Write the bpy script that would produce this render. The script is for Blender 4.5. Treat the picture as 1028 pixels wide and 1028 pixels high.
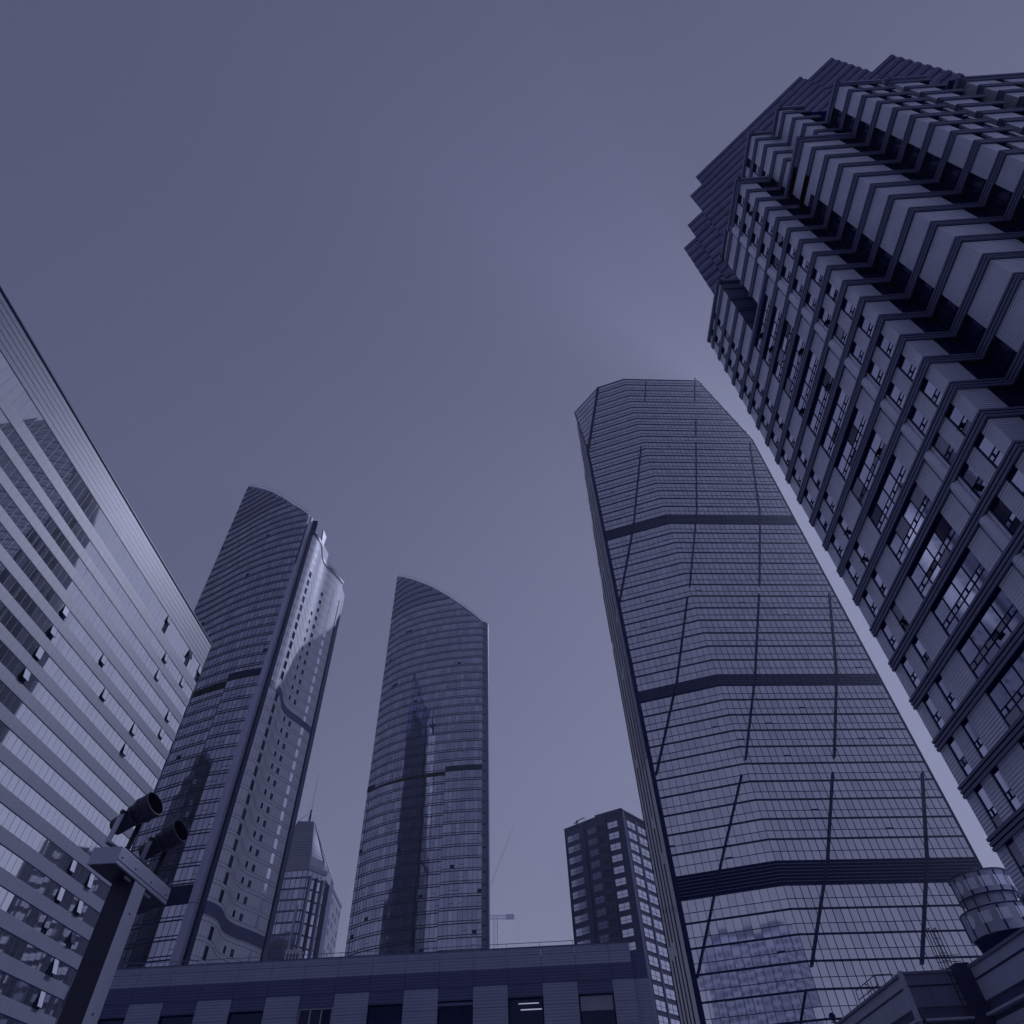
import bpy, math, random
from math import sin, cos, tan, radians as R, pi, hypot
from mathutils import Matrix, Vector
random.seed(7)
for o in list(bpy.data.objects): bpy.data.objects.remove(o)
SC = bpy.context.scene
COL = SC.collection

# ------------------------------------------------------------------ camera
cd = bpy.data.cameras.new("camera"); cam = bpy.data.objects.new("camera", cd); COL.objects.link(cam)
TH, RO, AZ = R(48.5266), R(-2.67835), R(-1.14383)
fw = Vector((sin(AZ)*cos(TH), cos(AZ)*cos(TH), sin(TH)))
rt = Vector((cos(AZ), -sin(AZ), 0)); up = rt.cross(fw)
r2 = rt*cos(RO)+up*sin(RO); u2 = -rt*sin(RO)+up*cos(RO)
M = Matrix((r2, u2, -fw)).transposed().to_4x4(); M.translation = (0, 0, 1.6)
cam.matrix_world = M
cd.sensor_width = 36; cd.sensor_fit = 'HORIZONTAL'; cd.lens = 647.717/1028*36
cd.clip_start = 0.1; cd.clip_end = 6000
SC.camera = cam

# ------------------------------------------------------------------ sky, sun, exposure
SUN_AZ, SUN_EL = 36.0, 44.6
W = bpy.data.worlds.new("World"); SC.world = W; W.use_nodes = True
nt = W.node_tree; N = nt.nodes; L = nt.links
bg = N["Background"]; bg.inputs["Strength"].default_value = 0.1
sky = N.new("ShaderNodeTexSky"); sky.sky_type = 'NISHITA'; sky.sun_disc = False
sky.sun_elevation = R(SUN_EL); sky.sun_rotation = R(SUN_AZ)
sky.air_density = 1.0; sky.dust_density = 0.22; sky.ozone_density = 1.0
bw = N.new("ShaderNodeRGBToBW"); L.new(sky.outputs[0], bw.inputs[0])
pw = N.new("ShaderNodeMath"); pw.operation = 'POWER'; L.new(bw.outputs[0], pw.inputs[0]); pw.inputs[1].default_value = 0.62
SKY_GAIN = 0.755
cc = N.new("ShaderNodeCombineColor")
for i, (g, off) in enumerate(((1.0, 0.0), (1.04, 0.03), (1.4, 0.5))):
    m = N.new("ShaderNodeMath"); m.operation = 'MULTIPLY_ADD'
    L.new(pw.outputs[0], m.inputs[0]); m.inputs[1].default_value = g*SKY_GAIN; m.inputs[2].default_value = off
    L.new(m.outputs[0], cc.inputs[i])
L.new(cc.outputs[0], bg.inputs["Color"])
sd = bpy.data.lights.new("sun", 'SUN'); sd.energy = 2.0; sd.angle = R(0.53); sd.color = (0.72, 0.76, 1.0)
sun = bpy.data.objects.new("sun", sd); COL.objects.link(sun)
S = Vector((sin(R(SUN_AZ))*cos(R(SUN_EL)), cos(R(SUN_AZ))*cos(R(SUN_EL)), sin(R(SUN_EL))))
sun.rotation_euler = (-S).to_track_quat('-Z', 'Y').to_euler(); sun.location = (0, 0, 300)
SC.view_settings.view_transform = 'Standard'; SC.view_settings.look = 'None'
SC.view_settings.exposure = 0.0; SC.view_settings.gamma = 1.0
SC.view_settings.use_curve_mapping = False

# ------------------------------------------------------------------ materials
def mat(name, col, rough=0.5, metal=0.0, var=0.0, scale=0.3, bump=None, spec=0.5, vtype='noise', rvar=0.0, stint=None):
    m = bpy.data.materials.new(name); m.use_nodes = True
    t = m.node_tree; n = t.nodes; l = t.links; b = n["Principled BSDF"]
    b.inputs["Base Color"].default_value = (*col, 1); b.inputs["Roughness"].default_value = rough
    b.inputs["Metallic"].default_value = metal; b.inputs["Specular IOR Level"].default_value = spec
    if stint: b.inputs['Specular Tint'].default_value = (*stint, 1)
    tc = n.new("ShaderNodeTexCoord")
    if var > 0:
        if vtype == 'streak':
            mp = n.new("ShaderNodeMapping"); l.new(tc.outputs["Object"], mp.inputs[0]); mp.inputs["Scale"].default_value = (1, 1, 0.08)
            src = mp.outputs[0]
        else: src = tc.outputs["Object"]
        ns = n.new("ShaderNodeTexNoise"); l.new(src, ns.inputs["Vector"]); ns.inputs["Scale"].default_value = scale
        ns.inputs["Detail"].default_value = 5; ns.inputs["Roughness"].default_value = 0.65
        rp = n.new("ShaderNodeMapRange"); l.new(ns.outputs[0], rp.inputs[0])
        rp.inputs[1].default_value = 0.25; rp.inputs[2].default_value = 0.75
        rp.inputs[3].default_value = 1-var; rp.inputs[4].default_value = 1+var
        mx = n.new("ShaderNodeVectorMath"); mx.operation = 'SCALE'
        mx.inputs[0].default_value = col; l.new(rp.outputs[0], mx.inputs["Scale"])
        l.new(mx.outputs[0], b.inputs["Base Color"])
        if rvar:
            rr = n.new("ShaderNodeMapRange"); l.new(ns.outputs[0], rr.inputs[0])
            rr.inputs[3].default_value = max(0.02, rough-rvar); rr.inputs[4].default_value = rough+rvar
            l.new(rr.outputs[0], b.inputs["Roughness"])
    if bump:
        kind, sc, st, ds = bump
        if kind == 'ribs':
            sp = n.new("ShaderNodeSeparateXYZ"); l.new(tc.outputs["Object"], sp.inputs[0])
            a = n.new("ShaderNodeMath"); a.operation = 'MULTIPLY'; l.new(sp.outputs[2], a.inputs[0]); a.inputs[1].default_value = 2*pi/sc
            h = n.new("ShaderNodeMath"); h.operation = 'SINE'; l.new(a.outputs[0], h.inputs[0]); ho = h.outputs[0]
        else:
            h = n.new("ShaderNodeTexNoise"); l.new(tc.outputs["Object"], h.inputs["Vector"]); h.inputs["Scale"].default_value = sc; ho = h.outputs[0]
        bp = n.new("ShaderNodeBump"); bp.inputs["Strength"].default_value = st; bp.inputs["Distance"].default_value = ds
        l.new(ho, bp.inputs["Height"]); l.new(bp.outputs[0], b.inputs["Normal"])
    return m
DARK = (0.006, 0.006, 0.028)
MT = {}
MT['mull'] = mat('dark_mullion', (0.004, 0.006, 0.07), 0.45, spec=0.15, stint=(0.4, 0.5, 1))
MT['void'] = mat('dark_recess', (0.001, 0.002, 0.06), 0.7, spec=0.0)
for i, (c, r) in enumerate((((0.42, 0.44, 0.55), 0.03), ((0.35, 0.37, 0.48), 0.05), ((0.50, 0.52, 0.63), 0.03))):
    MT['tg%d' % i] = mat('tower_glass_%s' % 'abc'[i], c, r, 1.0)
for i, (c, r) in enumerate((((0.71, 0.73, 0.79), 0.04), ((0.64, 0.66, 0.73), 0.05), ((0.76, 0.78, 0.84), 0.04))):
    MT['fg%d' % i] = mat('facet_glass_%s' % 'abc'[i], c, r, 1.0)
for i, (c, r) in enumerate((((0.84, 0.86, 0.87), 0.03), ((0.81, 0.83, 0.85), 0.05), ((0.86, 0.88, 0.89), 0.03))):
    MT['lg%d' % i] = mat('bright_glass_%s' % 'abc'[i], c, r, 1.0)
MT['dg'] = mat('dark_glass', (0.003, 0.004, 0.05), 0.06, 0.0, spec=0.45, stint=(0.6, 0.65, 1))
MT['tgd'] = mat('crown_glass', (0.27, 0.285, 0.41), 0.05, 1.0)
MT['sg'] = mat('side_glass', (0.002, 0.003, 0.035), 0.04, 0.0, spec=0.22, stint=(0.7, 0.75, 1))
MT['wg0'] = mat('window_glass_a', (0.72, 0.73, 0.86), 0.04, 1.0)
MT['wg1'] = mat('window_glass_b', (0.60, 0.61, 0.76), 0.06, 1.0)
MT['wg2'] = mat('window_glass_c', (0.015, 0.015, 0.06), 0.06, 0.0)
MT['spand'] = mat('spandrel_panel', (0.19, 0.205, 0.29), 0.5, 0.0, 0.06, 0.25)
MT['grid'] = mat('parapet_grid', (0.125, 0.135, 0.21), 0.5, 0.0, 0.08, 0.3)
MT['clad'] = mat('silver_cladding', (0.80, 0.82, 0.88), 0.6, 0.0, 0.06, 0.2, spec=0.1)
MT['fin'] = mat('pale_fin', (0.42, 0.43, 0.58), 0.65, 0.0, 0.05, 0.2)
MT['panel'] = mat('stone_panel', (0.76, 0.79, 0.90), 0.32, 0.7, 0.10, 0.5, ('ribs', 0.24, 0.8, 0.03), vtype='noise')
MT['panelb'] = mat('stone_panel_worn', (0.71, 0.74, 0.86), 0.36, 0.7, 0.12, 0.5, ('ribs', 0.24, 0.8, 0.03))
MT['rail'] = mat('band_rail', (0.135, 0.145, 0.26), 0.4, 0.2, 0.1, 0.4)
MT['cap'] = mat('parapet_cap', (0.20, 0.21, 0.36), 0.6, 0.0, 0.1, 0.4)
MT['crownA'] = mat('crown_panel', (0.20, 0.205, 0.36), 0.45, 0.2, 0.15, 0.4)
MT['crownB'] = mat('crown_panel_dull', (0.12, 0.125, 0.26), 0.5, 0.2, 0.15, 0.4)
MT['crownC'] = mat('crown_panel_pale', (0.26, 0.26, 0.36), 0.45, 0.2, 0.15, 0.4)
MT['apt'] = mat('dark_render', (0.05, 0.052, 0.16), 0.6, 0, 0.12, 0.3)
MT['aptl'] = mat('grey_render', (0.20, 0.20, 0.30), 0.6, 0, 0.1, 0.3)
MT['aptw'] = mat('apartment_glass', (0.85, 0.86, 0.95), 0.12, 0.85)
MT['lowl'] = mat('ribbed_panel', (0.36, 0.385, 0.52), 0.5, 0.15, 0.10, 0.6, ('ribs', 0.20, 0.45, 0.02))
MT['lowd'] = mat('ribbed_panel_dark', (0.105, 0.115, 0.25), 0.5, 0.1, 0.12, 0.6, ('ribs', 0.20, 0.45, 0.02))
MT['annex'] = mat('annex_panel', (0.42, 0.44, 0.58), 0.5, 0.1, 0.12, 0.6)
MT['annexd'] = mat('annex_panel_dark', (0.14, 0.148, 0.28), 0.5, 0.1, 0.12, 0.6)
MT['slab'] = mat('dark_slab_wall', (0.022, 0.024, 0.045), 0.6, 0, 0.2, 0.2)
MT['joint'] = mat('joint_line', (0.01, 0.01, 0.04), 0.6)
MT['wframe'] = mat('white_window_frame', (0.55, 0.55, 0.65), 0.4)
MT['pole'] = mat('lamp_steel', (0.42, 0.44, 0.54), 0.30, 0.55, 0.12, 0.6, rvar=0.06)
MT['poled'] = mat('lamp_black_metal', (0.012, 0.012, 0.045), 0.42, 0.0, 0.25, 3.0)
MT['lens'] = mat('lamp_lens', (0.02, 0.02, 0.06), 0.08)
MT['drum'] = mat('drum_panel', (0.36, 0.375, 0.47), 0.7, 0.0, 0.15, 0.8, vtype='streak')
MT['drumw'] = mat('drum_pale_plate', (0.66, 0.68, 0.78), 0.45)
MT['roof'] = mat('roof_membrane', (0.12, 0.12, 0.20), 0.8, 0, 0.2, 0.2)
MT['spire'] = mat('pale_spire', (0.27, 0.28, 0.37), 0.5, 0.2, 0.08, 0.3)
MT['crane'] = mat('crane_steel', (0.75, 0.77, 0.86), 0.5)
MT['white'] = mat('white_paint', (0.7, 0.7, 0.78), 0.4)
MT['ground'] = mat('paving', (0.16, 0.16, 0.22), 0.8, 0, 0.25, 0.4, ('noise', 6, 0.3, 0.02))
MT['plaza'] = mat('plaza_paving', (0.24, 0.24, 0.31), 0.75, 0, 0.2, 0.6, ('noise', 6, 0.3, 0.02))
MT['blind'] = mat('window_blind', (0.40, 0.40, 0.50), 0.7, 0, 0.1, 1.0)
em = bpy.data.materials.new('lit_tube'); em.use_nodes = True
em.node_tree.nodes["Principled BSDF"].inputs["Emission Color"].default_value = (0.55, 0.55, 0.8, 1)
em.node_tree.nodes["Principled BSDF"].inputs["Emission Strength"].default_value = 0.5
MT['tube'] = em

# ------------------------------------------------------------------ mesh builder
class Fr:
    """A facade frame: s along the wall, z up, d outwards (outside lies to the right of p0 -> p1)."""
    def __init__(f, p0, p1):
        f.o = p0; dx, dy = p1[0]-p0[0], p1[1]-p0[1]; f.len = hypot(dx, dy)
        f.u = (dx/f.len, dy/f.len); f.n = (f.u[1], -f.u[0])
    def p(f, s, z, d=0.0):
        return (f.o[0]+f.u[0]*s+f.n[0]*d, f.o[1]+f.u[1]*s+f.n[1]*d, z)
class MB:
    def __init__(m): m.v = []; m.f = []; m.mi = []; m.ms = []
    def mat(m, k):
        if k not in m.ms: m.ms.append(k)
        return m.ms.index(k)
    def face(m, pts, k):
        i = len(m.v); m.v.extend(pts); m.f.append(tuple(range(i, i+len(pts)))); m.mi.append(m.mat(k))
    def quad(m, F, s0, s1, z0, z1, d, k, jit=0.0):
        j = lambda: random.uniform(-jit, jit)
        if jit:
            a, b, c = j(), j(), j()
            ds = (d+a, d+b, d+b+c-a, d+c)   # planar tilt
        else: ds = (d, d, d, d)
        m.face([F.p(s0, z0, ds[0]), F.p(s1, z0, ds[1]), F.p(s1, z1, ds[2]), F.p(s0, z1, ds[3])], k)
    def hexa(m, P, k):
        # P: 8 points, bottom ring 0-3 then top ring 4-7
        i = len(m.v); m.v.extend(P); mi = m.mat(k)
        for q in ((3, 2, 1, 0), (4, 5, 6, 7), (0, 1, 5, 4), (1, 2, 6, 5), (2, 3, 7, 6), (3, 0, 4, 7)):
            m.f.append(tuple(i+a for a in q)); m.mi.append(mi)
    def box(m, F, s0, s1, z0, z1, d0, d1, k):
        m.hexa([F.p(s0, z0, d1), F.p(s1, z0, d1), F.p(s1, z0, d0), F.p(s0, z0, d0),
                F.p(s0, z1, d1), F.p(s1, z1, d1), F.p(s1, z1, d0), F.p(s0, z1, d0)], k)
    def abox(m, x0, x1, y0, y1, z0, z1, k):
        m.hexa([(x0, y0, z0), (x1, y0, z0), (x1, y1, z0), (x0, y1, z0), (x0, y0, z1), (x1, y0, z1), (x1, y1, z1), (x0, y1, z1)], k)
    def prism(m, poly, z0, z1, k, ktop=None, bottom=True):
        # poly counter-clockwise; z1 number or function of a point
        n = len(poly); i = len(m.v); zt = z1 if callable(z1) else (lambda p: z1)
        m.v.extend([(p[0], p[1], z0) for p in poly]); m.v.extend([(p[0], p[1], zt(p)) for p in poly])
        for a in range(n):
            b = (a+1) % n; m.f.append((i+a, i+b, i+n+b, i+n+a)); m.mi.append(m.mat(k))
        m.f.append(tuple(i+n+a for a in range(n))); m.mi.append(m.mat(ktop or k))
        if bottom: m.f.append(tuple(i+a for a in reversed(range(n)))); m.mi.append(m.mat(k))
    def bar(m, a, b, r, k, n=6, r1=None):
        a, b = Vector(a), Vector(b); d = (b-a); r1 = r if r1 is None else r1
        if d.length < 1e-6: return
        d.normalize(); t = Vector((0, 0, 1)) if abs(d.z) < 0.9 else Vector((1, 0, 0))
        x = d.cross(t).normalized(); y = d.cross(x); i = len(m.v)
        for c, rr in ((a, r), (b, r1)):
            for q in range(n):
                an = 2*pi*(q+0.5)/n; m.v.append(tuple(c+x*cos(an)*rr+y*sin(an)*rr))
        mi = m.mat(k)
        for q in range(n):
            m.f.append((i+q, i+(q+1) % n, i+n+(q+1) % n, i+n+q)); m.mi.append(mi)
        m.f.append(tuple(i+q for q in reversed(range(n)))); m.mi.append(mi)
        m.f.append(tuple(i+n+q for q in range(n))); m.mi.append(mi)
    def lathe(m, origin, axis, prof, k, n=24, kf=None):
        # prof: list of (distance along axis, radius); closed at both ends if radius > 0
        o = Vector(origin); d = Vector(axis).normalized(); t = Vector((0, 0, 1)) if abs(d.z) < 0.9 else Vector((1, 0, 0))
        x = d.cross(t).normalized(); y = d.cross(x); i = len(m.v)
        for h, rr in prof:
            for q in range(n):
                an = 2*pi*q/n; m.v.append(tuple(o+d*h+x*cos(an)*rr+y*sin(an)*rr))
        for a in range(len(prof)-1):
            for q in range(n):
                m.f.append((i+a*n+q, i+a*n+(q+1) % n, i+(a+1)*n+(q+1) % n, i+(a+1)*n+q)); m.mi.append(m.mat(kf(a) if kf else k))
        m.f.append(tuple(i+q for q in reversed(range(n)))); m.mi.append(m.mat(k))
        e = i+(len(prof)-1)*n; m.f.append(tuple(e+q for q in range(n))); m.mi.append(m.mat(k))
    def build(m, name, parent=None, loc=None, smooth=False):
        if not m.f: return None
        me = bpy.data.meshes.new(name)
        off = Vector(parent_world(parent)) if parent else Vector((0, 0, 0))
        if loc is not None: off = Vector(loc)
        vs = [(a-off.x, b-off.y, c-off.z) for a, b, c in m.v]
        me.from_pydata(vs, [], m.f); me.polygons.foreach_set('material_index', m.mi)
        for k in m.ms: me.materials.append(MT[k])
        if smooth: me.polygons.foreach_set('use_smooth', [True]*len(m.f))
        me.update()
        o = bpy.data.objects.new(name, me); COL.objects.link(o)
        if parent: o.parent = parent
        else: o.location = off
        return o
def parent_world(o):
    v = Vector(o.location)
    while o.parent: o = o.parent; v += Vector(o.location)
    return v
def thing(name, label, cat, loc, group=None):
    o = bpy.data.objects.new(name, None); COL.objects.link(o); o.location = loc; o.empty_display_size = 0.5
    o['label'] = label; o['category'] = cat; o['kind'] = 'thing'
    if group: o['group'] = group
    return o
def tag(o, label, cat, group=None):
    o['label'] = label; o['category'] = cat; o['kind'] = 'thing'
    if group: o['group'] = group
    return o
def pol(az, d): return (sin(R(az))*d, cos(R(az))*d)
def windows(items, parent, sub='frame', cap=100):
    """items: list of (distance, glass MB, frame MB). The largest become single parts, the rest one part."""
    items.sort(key=lambda t: t[0])
    for _, g, f in items[:cap]:
        w = g.build('window', parent)
        if f and f.f: f.build(sub, w)
    rest = items[cap:]
    if rest:
        m = MB()
        for _, g, f in rest:
            for q in (g, f):
                if not q: continue
                for fc, mi in zip(q.f, q.mi): m.face([q.v[a] for a in fc], q.ms[mi])
        m.build('window', parent)['kind'] = 'stuff'
def interp(tab, x):
    if x <= tab[0][0]: return tab[0][1]
    for (a, b), (c, d) in zip(tab, tab[1:]):
        if x <= c: return b+(d-b)*(x-a)/(c-a)
    return tab[-1][1]

# ------------------------------------------------------------------ ground
g = MB(); g.face([(-3000, -3000, 0), (3000, -3000, 0), (3000, 3000, 0), (-3000, 3000, 0)], 'ground')
o = g.build('ground'); o['kind'] = 'structure'
g = MB(); g.abox(-45, 24, -25, 46, 0.004, 0.14, 'plaza'); o = g.build('plaza'); o['kind'] = 'structure'

# ------------------------------------------------------------------ left glass office block
def left_block():
    X = -65.0; Y0, Y1 = 6.0, 104.6; ztop = 84.6
    b = thing('glass_office_block', 'pale mirror glass office block with long slanting spandrel bands and propped open windows', 'office building', (X, 60, 0))
    F = Fr((X, Y1), (X, Y0))  # outside must face +X
    F = Fr((X, Y0), (X, Y1))
    mb = MB(); mb.abox(X-32, X-0.35, Y0, Y1-0.1, 0.01, ztop-0.6, 'spand'); mb.build('core_wall', b)
    pit, zr = 3.48, 73.63
    zs = [zr-pit*k for k in range(0, 21)]
    pan = MB(); gl = MB(); jn = MB()
    pw_ = 1.25; n = int((Y1-Y0)/pw_); pw_ = (Y1-Y0)/n
    rows = [(75.55, 79.0)] + [(z-1.95, z) for z in zs]
    opn = {}
    for y, z in ((89.2,75.8),(98.9,75.8),(103.4,75.8),(100.4,72.1),(92.8,68.6),(92.4,72.0),(100.2,65.2),(100.2,61.7),(93.0,58.1),(92.9,54.7),(66.9,62),(66.9,58.5),(66.8,55),(66.7,51.4),
                 (92.1,33.8),(97.6,34),(98.5,30.4),(92.2,30.3),(98.0,26.9),(92.2,37.4),(97.7,37.6),(97.8,23.6),(78.4,62),(82.3,58.4)):
        r = min(range(len(rows)), key=lambda i: abs((rows[i][0]+rows[i][1])/2-z)); opn[(r, int((y-Y0)/pw_))] = 1
    for ri, (za, zb) in enumerate(rows):
        for i in range(n):
            s0, s1 = i*pw_, (i+1)*pw_
            if (ri, i) in opn: gl.quad(F, s0, s1, za, zb, -0.12, 'dg')
            else: gl.quad(F, s0, s1, za, zb, 0, 'lg%d' % random.choice((0, 0, 0, 1, 2)), 0.006)
            jn.box(F, s0-0.02, s0+0.02, za+0.03, zb-0.1, -0.02, 0.012, 'grid')
        jn.box(F, 0, F.len, zb-0.1, zb, -0.3, 0.03, 'mull')
    # spandrels between the glass rows
    gaps = [(rows[i+1][1], rows[i][0]) for i in range(len(rows)-1)]+[(0.05, rows[-1][0])]
    for za, zb in gaps:
        m_ = max(1, int((zb-za)/0.85))
        for k in range(m_):
            a, c = za+(zb-za)*k/m_, za+(zb-za)*(k+1)/m_
            for i in range(0, n):
                pan.quad(F, i*pw_+0.012, (i+1)*pw_-0.012, a+0.012, c-0.012, 0.05, 'spand', 0.003)
        pan.box(F, 0, F.len, za, zb, -0.3, 0.03, 'grid')
    pan.build('spandrel_band', b); gl.build('curtain_wall', b); jn.build('mullion', b)
    # parapet screen
    pp = MB()
    nz = 6; zp = 79.0
    for k in range(nz):
        a, c = zp+(ztop-zp)*k/nz, zp+(ztop-zp)*(k+1)/nz
        for i in range(n):
            pp.quad(F, i*pw_, (i+1)*pw_, a, c, 0.06, 'grid', 0.003)
        pp.box(F, 0, F.len, c-0.05, c+0.01, 0.02, 0.10, 'mull' if k == nz-1 else 'rail')
    for i in range(n+1): pp.box(F, i*pw_-0.022, i*pw_+0.022, zp, ztop, 0.02, 0.075, 'rail')
    pp.box(F, 0, F.len, zp, ztop, -0.35, 0.04, 'grid'); pp.box(F, 0, F.len, ztop, ztop+0.25, -0.5, 0.2, 'mull')
    pp.build('parapet_screen', b)
    tr = MB(); tr.box(F, F.len-0.02, F.len+0.28, 0.02, ztop+0.2, -0.5, -0.02, 'cap'); tr.box(F, F.len+0.05, F.len+0.2, 0.02, ztop, -0.02, 0.12, 'mull'); tr.build('corner_trim', b)
    for (r, i) in opn:
        za, zb = rows[r]; h = zb-za; s0, s1 = i*pw_+0.03, (i+1)*pw_-0.03; zt = zb-0.12
        out = random.uniform(0.16, 0.55)
        m = MB()
        zb2 = max(za+0.05, zt-random.uniform(1.2, 1.75))
        P = [F.p(s0, zb2, out), F.p(s1, zb2, out), F.p(s1, zb2, out-0.05), F.p(s0, zb2, out-0.05), F.p(s0, zt, 0.06), F.p(s1, zt, 0.06), F.p(s1, zt, 0.01), F.p(s0, zt, 0.01)]
        m.hexa(P, 'lg2'); w = m.build('open_sash', b)
        fr = MB()
        for a, c in ((s0, s0+0.05), (s1-0.05, s1)):
            fr.hexa([F.p(a, zb2-0.03, out+0.02), F.p(c, zb2-0.03, out+0.02), F.p(c, zb2-0.03, out-0.07), F.p(a, zb2-0.03, out-0.07), F.p(a, zt, 0.08), F.p(c, zt, 0.08), F.p(c, zt, 0.0), F.p(a, zt, 0.0)], 'mull')
        fr.box(F, s0, s1, zb2-0.07, zb2-0.002, out-0.07, out+0.03, 'mull'); fr.build('frame', w)
left_block()

# ------------------------------------------------------------------ twin sail towers
def densify(tab, step):
    pts = [pol(a, d) for a, d in tab]
    # Catmull-Rom through the points, then even spacing
    out = []
    for i in range(len(pts)-1):
        p0 = pts[max(0, i-1)]; p1, p2 = pts[i], pts[i+1]; p3 = pts[min(len(pts)-1, i+2)]
        for k in range(24):
            t = k/24; f = lambda a, b, c, d: 0.5*((2*b)+(-a+c)*t+(2*a-5*b+4*c-d)*t*t+(-a+3*b-3*c+d)*t**3)
            out.append((f(p0[0], p1[0], p2[0], p3[0]), f(p0[1], p1[1], p2[1], p3[1])))
    out.append(pts[-1])
    tot = sum(hypot(b[0]-a[0], b[1]-a[1]) for a, b in zip(out, out[1:])); n = max(1, round(tot/step)); res = [out[0]]; acc = 0; tgt = tot/n
    for a, b in zip(out, out[1:]):
        d = hypot(b[0]-a[0], b[1]-a[1])
        while acc+d >= tgt-1e-9 and len(res) < n:
            f = (tgt-acc)/d; a = (a[0]+(b[0]-a[0])*f, a[1]+(b[1]-a[1])*f); res.append(a); d = hypot(b[0]-a[0], b[1]-a[1]); acc = 0
        acc += d
    res.append(out[-1]); return res
def sail_front(b, path, ztop, zref, pit, mech, seam_i, seam_z, crown_z, label):
    """curved glass front made of panes, with paired dark floor lines; path runs left to right"""
    gl = MB(); bd = MB(); vm = MB()
    F = [Fr(p, q) for p, q in zip(path, path[1:])]
    tops = [ztop(p) for p in path]
    zmax = max(tops); k0 = -int(zref/pit)
    for i, f in enumerate(F):
        tl, tr_ = tops[i], tops[i+1]
        k = k0
        while True:
            z0 = zref+k*pit; z1 = z0+pit; k += 1
            if z0 >= max(tl, tr_): break
            if z1 <= 0.2: continue
            z0 = max(z0, 0.2)
            rec = -1.3*(i/seam_i)**0.7 if (i < seam_i and (z0+z1)/2 < seam_z) else 0.0
            ml = any(a <= (z0+z1)/2 <= c for a, c in mech)
            mt = 'tgd' if z0 > crown_z else 'tg%d' % random.choice((0, 0, 0, 1, 1, 2))
            zl, zr_ = min(z1, tl), min(z1, tr_)
            if zl <= z0 and zr_ <= z0: continue
            zl, zr_ = max(zl, z0), max(zr_, z0)
            jt = 0.004; a, c, e = [random.uniform(-jt, jt) for _ in range(3)]
            gl.face([f.p(0, z0, rec+a), f.p(f.len, z0, rec+c), f.p(f.len, zr_, rec+c+e-a), f.p(0, zl, rec+e)], mt)
            # vertical mullion
            vm.box(f, -0.035, 0.035, z0+0.05, min(z1, tl), rec-0.05, rec+0.05, 'mull')
            if zl-z0 < 1.2: continue
            if z0 > crown_z:
                bd.box(f, 0, f.len, z0-0.1, z0+0.42, rec-0.1, rec+0.22, 'mull'); bd.box(f, 0, f.len, z0+0.42, z0+1.15, rec-0.1, rec+0.12, 'lowd')
            else:
                bd.box(f, 0, f.len, z0-0.10, z0+0.13, rec-0.1, rec+0.13, 'mull')
                bd.box(f, 0, f.len, z0+0.62, z0+0.80, rec-0.1, rec+0.10, 'mull')
            # small vent sashes
            r = random.random()
            if not ml and z0 < crown_z and r < 0.16:
                vm.box(f, 0.05, f.len-0.05, z0+1.75, z0+1.85, rec, rec+0.05, 'mull')
                if r < 0.012: gl.box(f, 0.1, f.len-0.1, z0+0.9, z0+1.75, rec+0.02, rec+0.12, 'void')
        for a, c in mech:
            rec = -1.3*(i/seam_i)**0.7 if (i < seam_i and c < seam_z+3) else 0.0
            bd.box(f, 0, f.len, a, c, rec-0.3, rec+0.24, 'void')
    if 0 < seam_i < len(F):
        f = F[seam_i]
        gl.face([f.p(0, 0.2, 0), f.p(0, 0.2, -1.3), f.p(0, seam_z, -1.3), f.p(0, seam_z, 0)], 'mull')
    gl.build('curtain_wall', b); bd.build('floor_band', b); vm.build('mullion', b)
    # roof coping along the sloping top
    cp = MB()
    for i, f in enumerate(F):
        a, c = path[i], path[i+1]
        cp.hexa([f.p(0, tops[i], 0.25), f.p(f.len, tops[i+1], 0.25), f.p(f.len, tops[i+1], -0.5), f.p(0, tops[i], -0.5),
                 f.p(0, tops[i]+0.45, 0.25), f.p(f.len, tops[i+1]+0.45, 0.25), f.p(f.len, tops[i+1]+0.45, -0.5), f.p(0, tops[i]+0.45, -0.5)], 'cap')
        if i % 2 == 0: cp.bar(f.p(0, tops[i]+0.4, -0.2), f.p(0, tops[i]+2.0, -0.2), 0.05, 'cap', 4)
        cp.bar(f.p(0, tops[i]+2.0, -0.2), f.p(f.len, tops[i+1]+2.0, -0.2), 0.06, 'cap', 4)
    cp.build('roof_coping', b)

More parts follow.
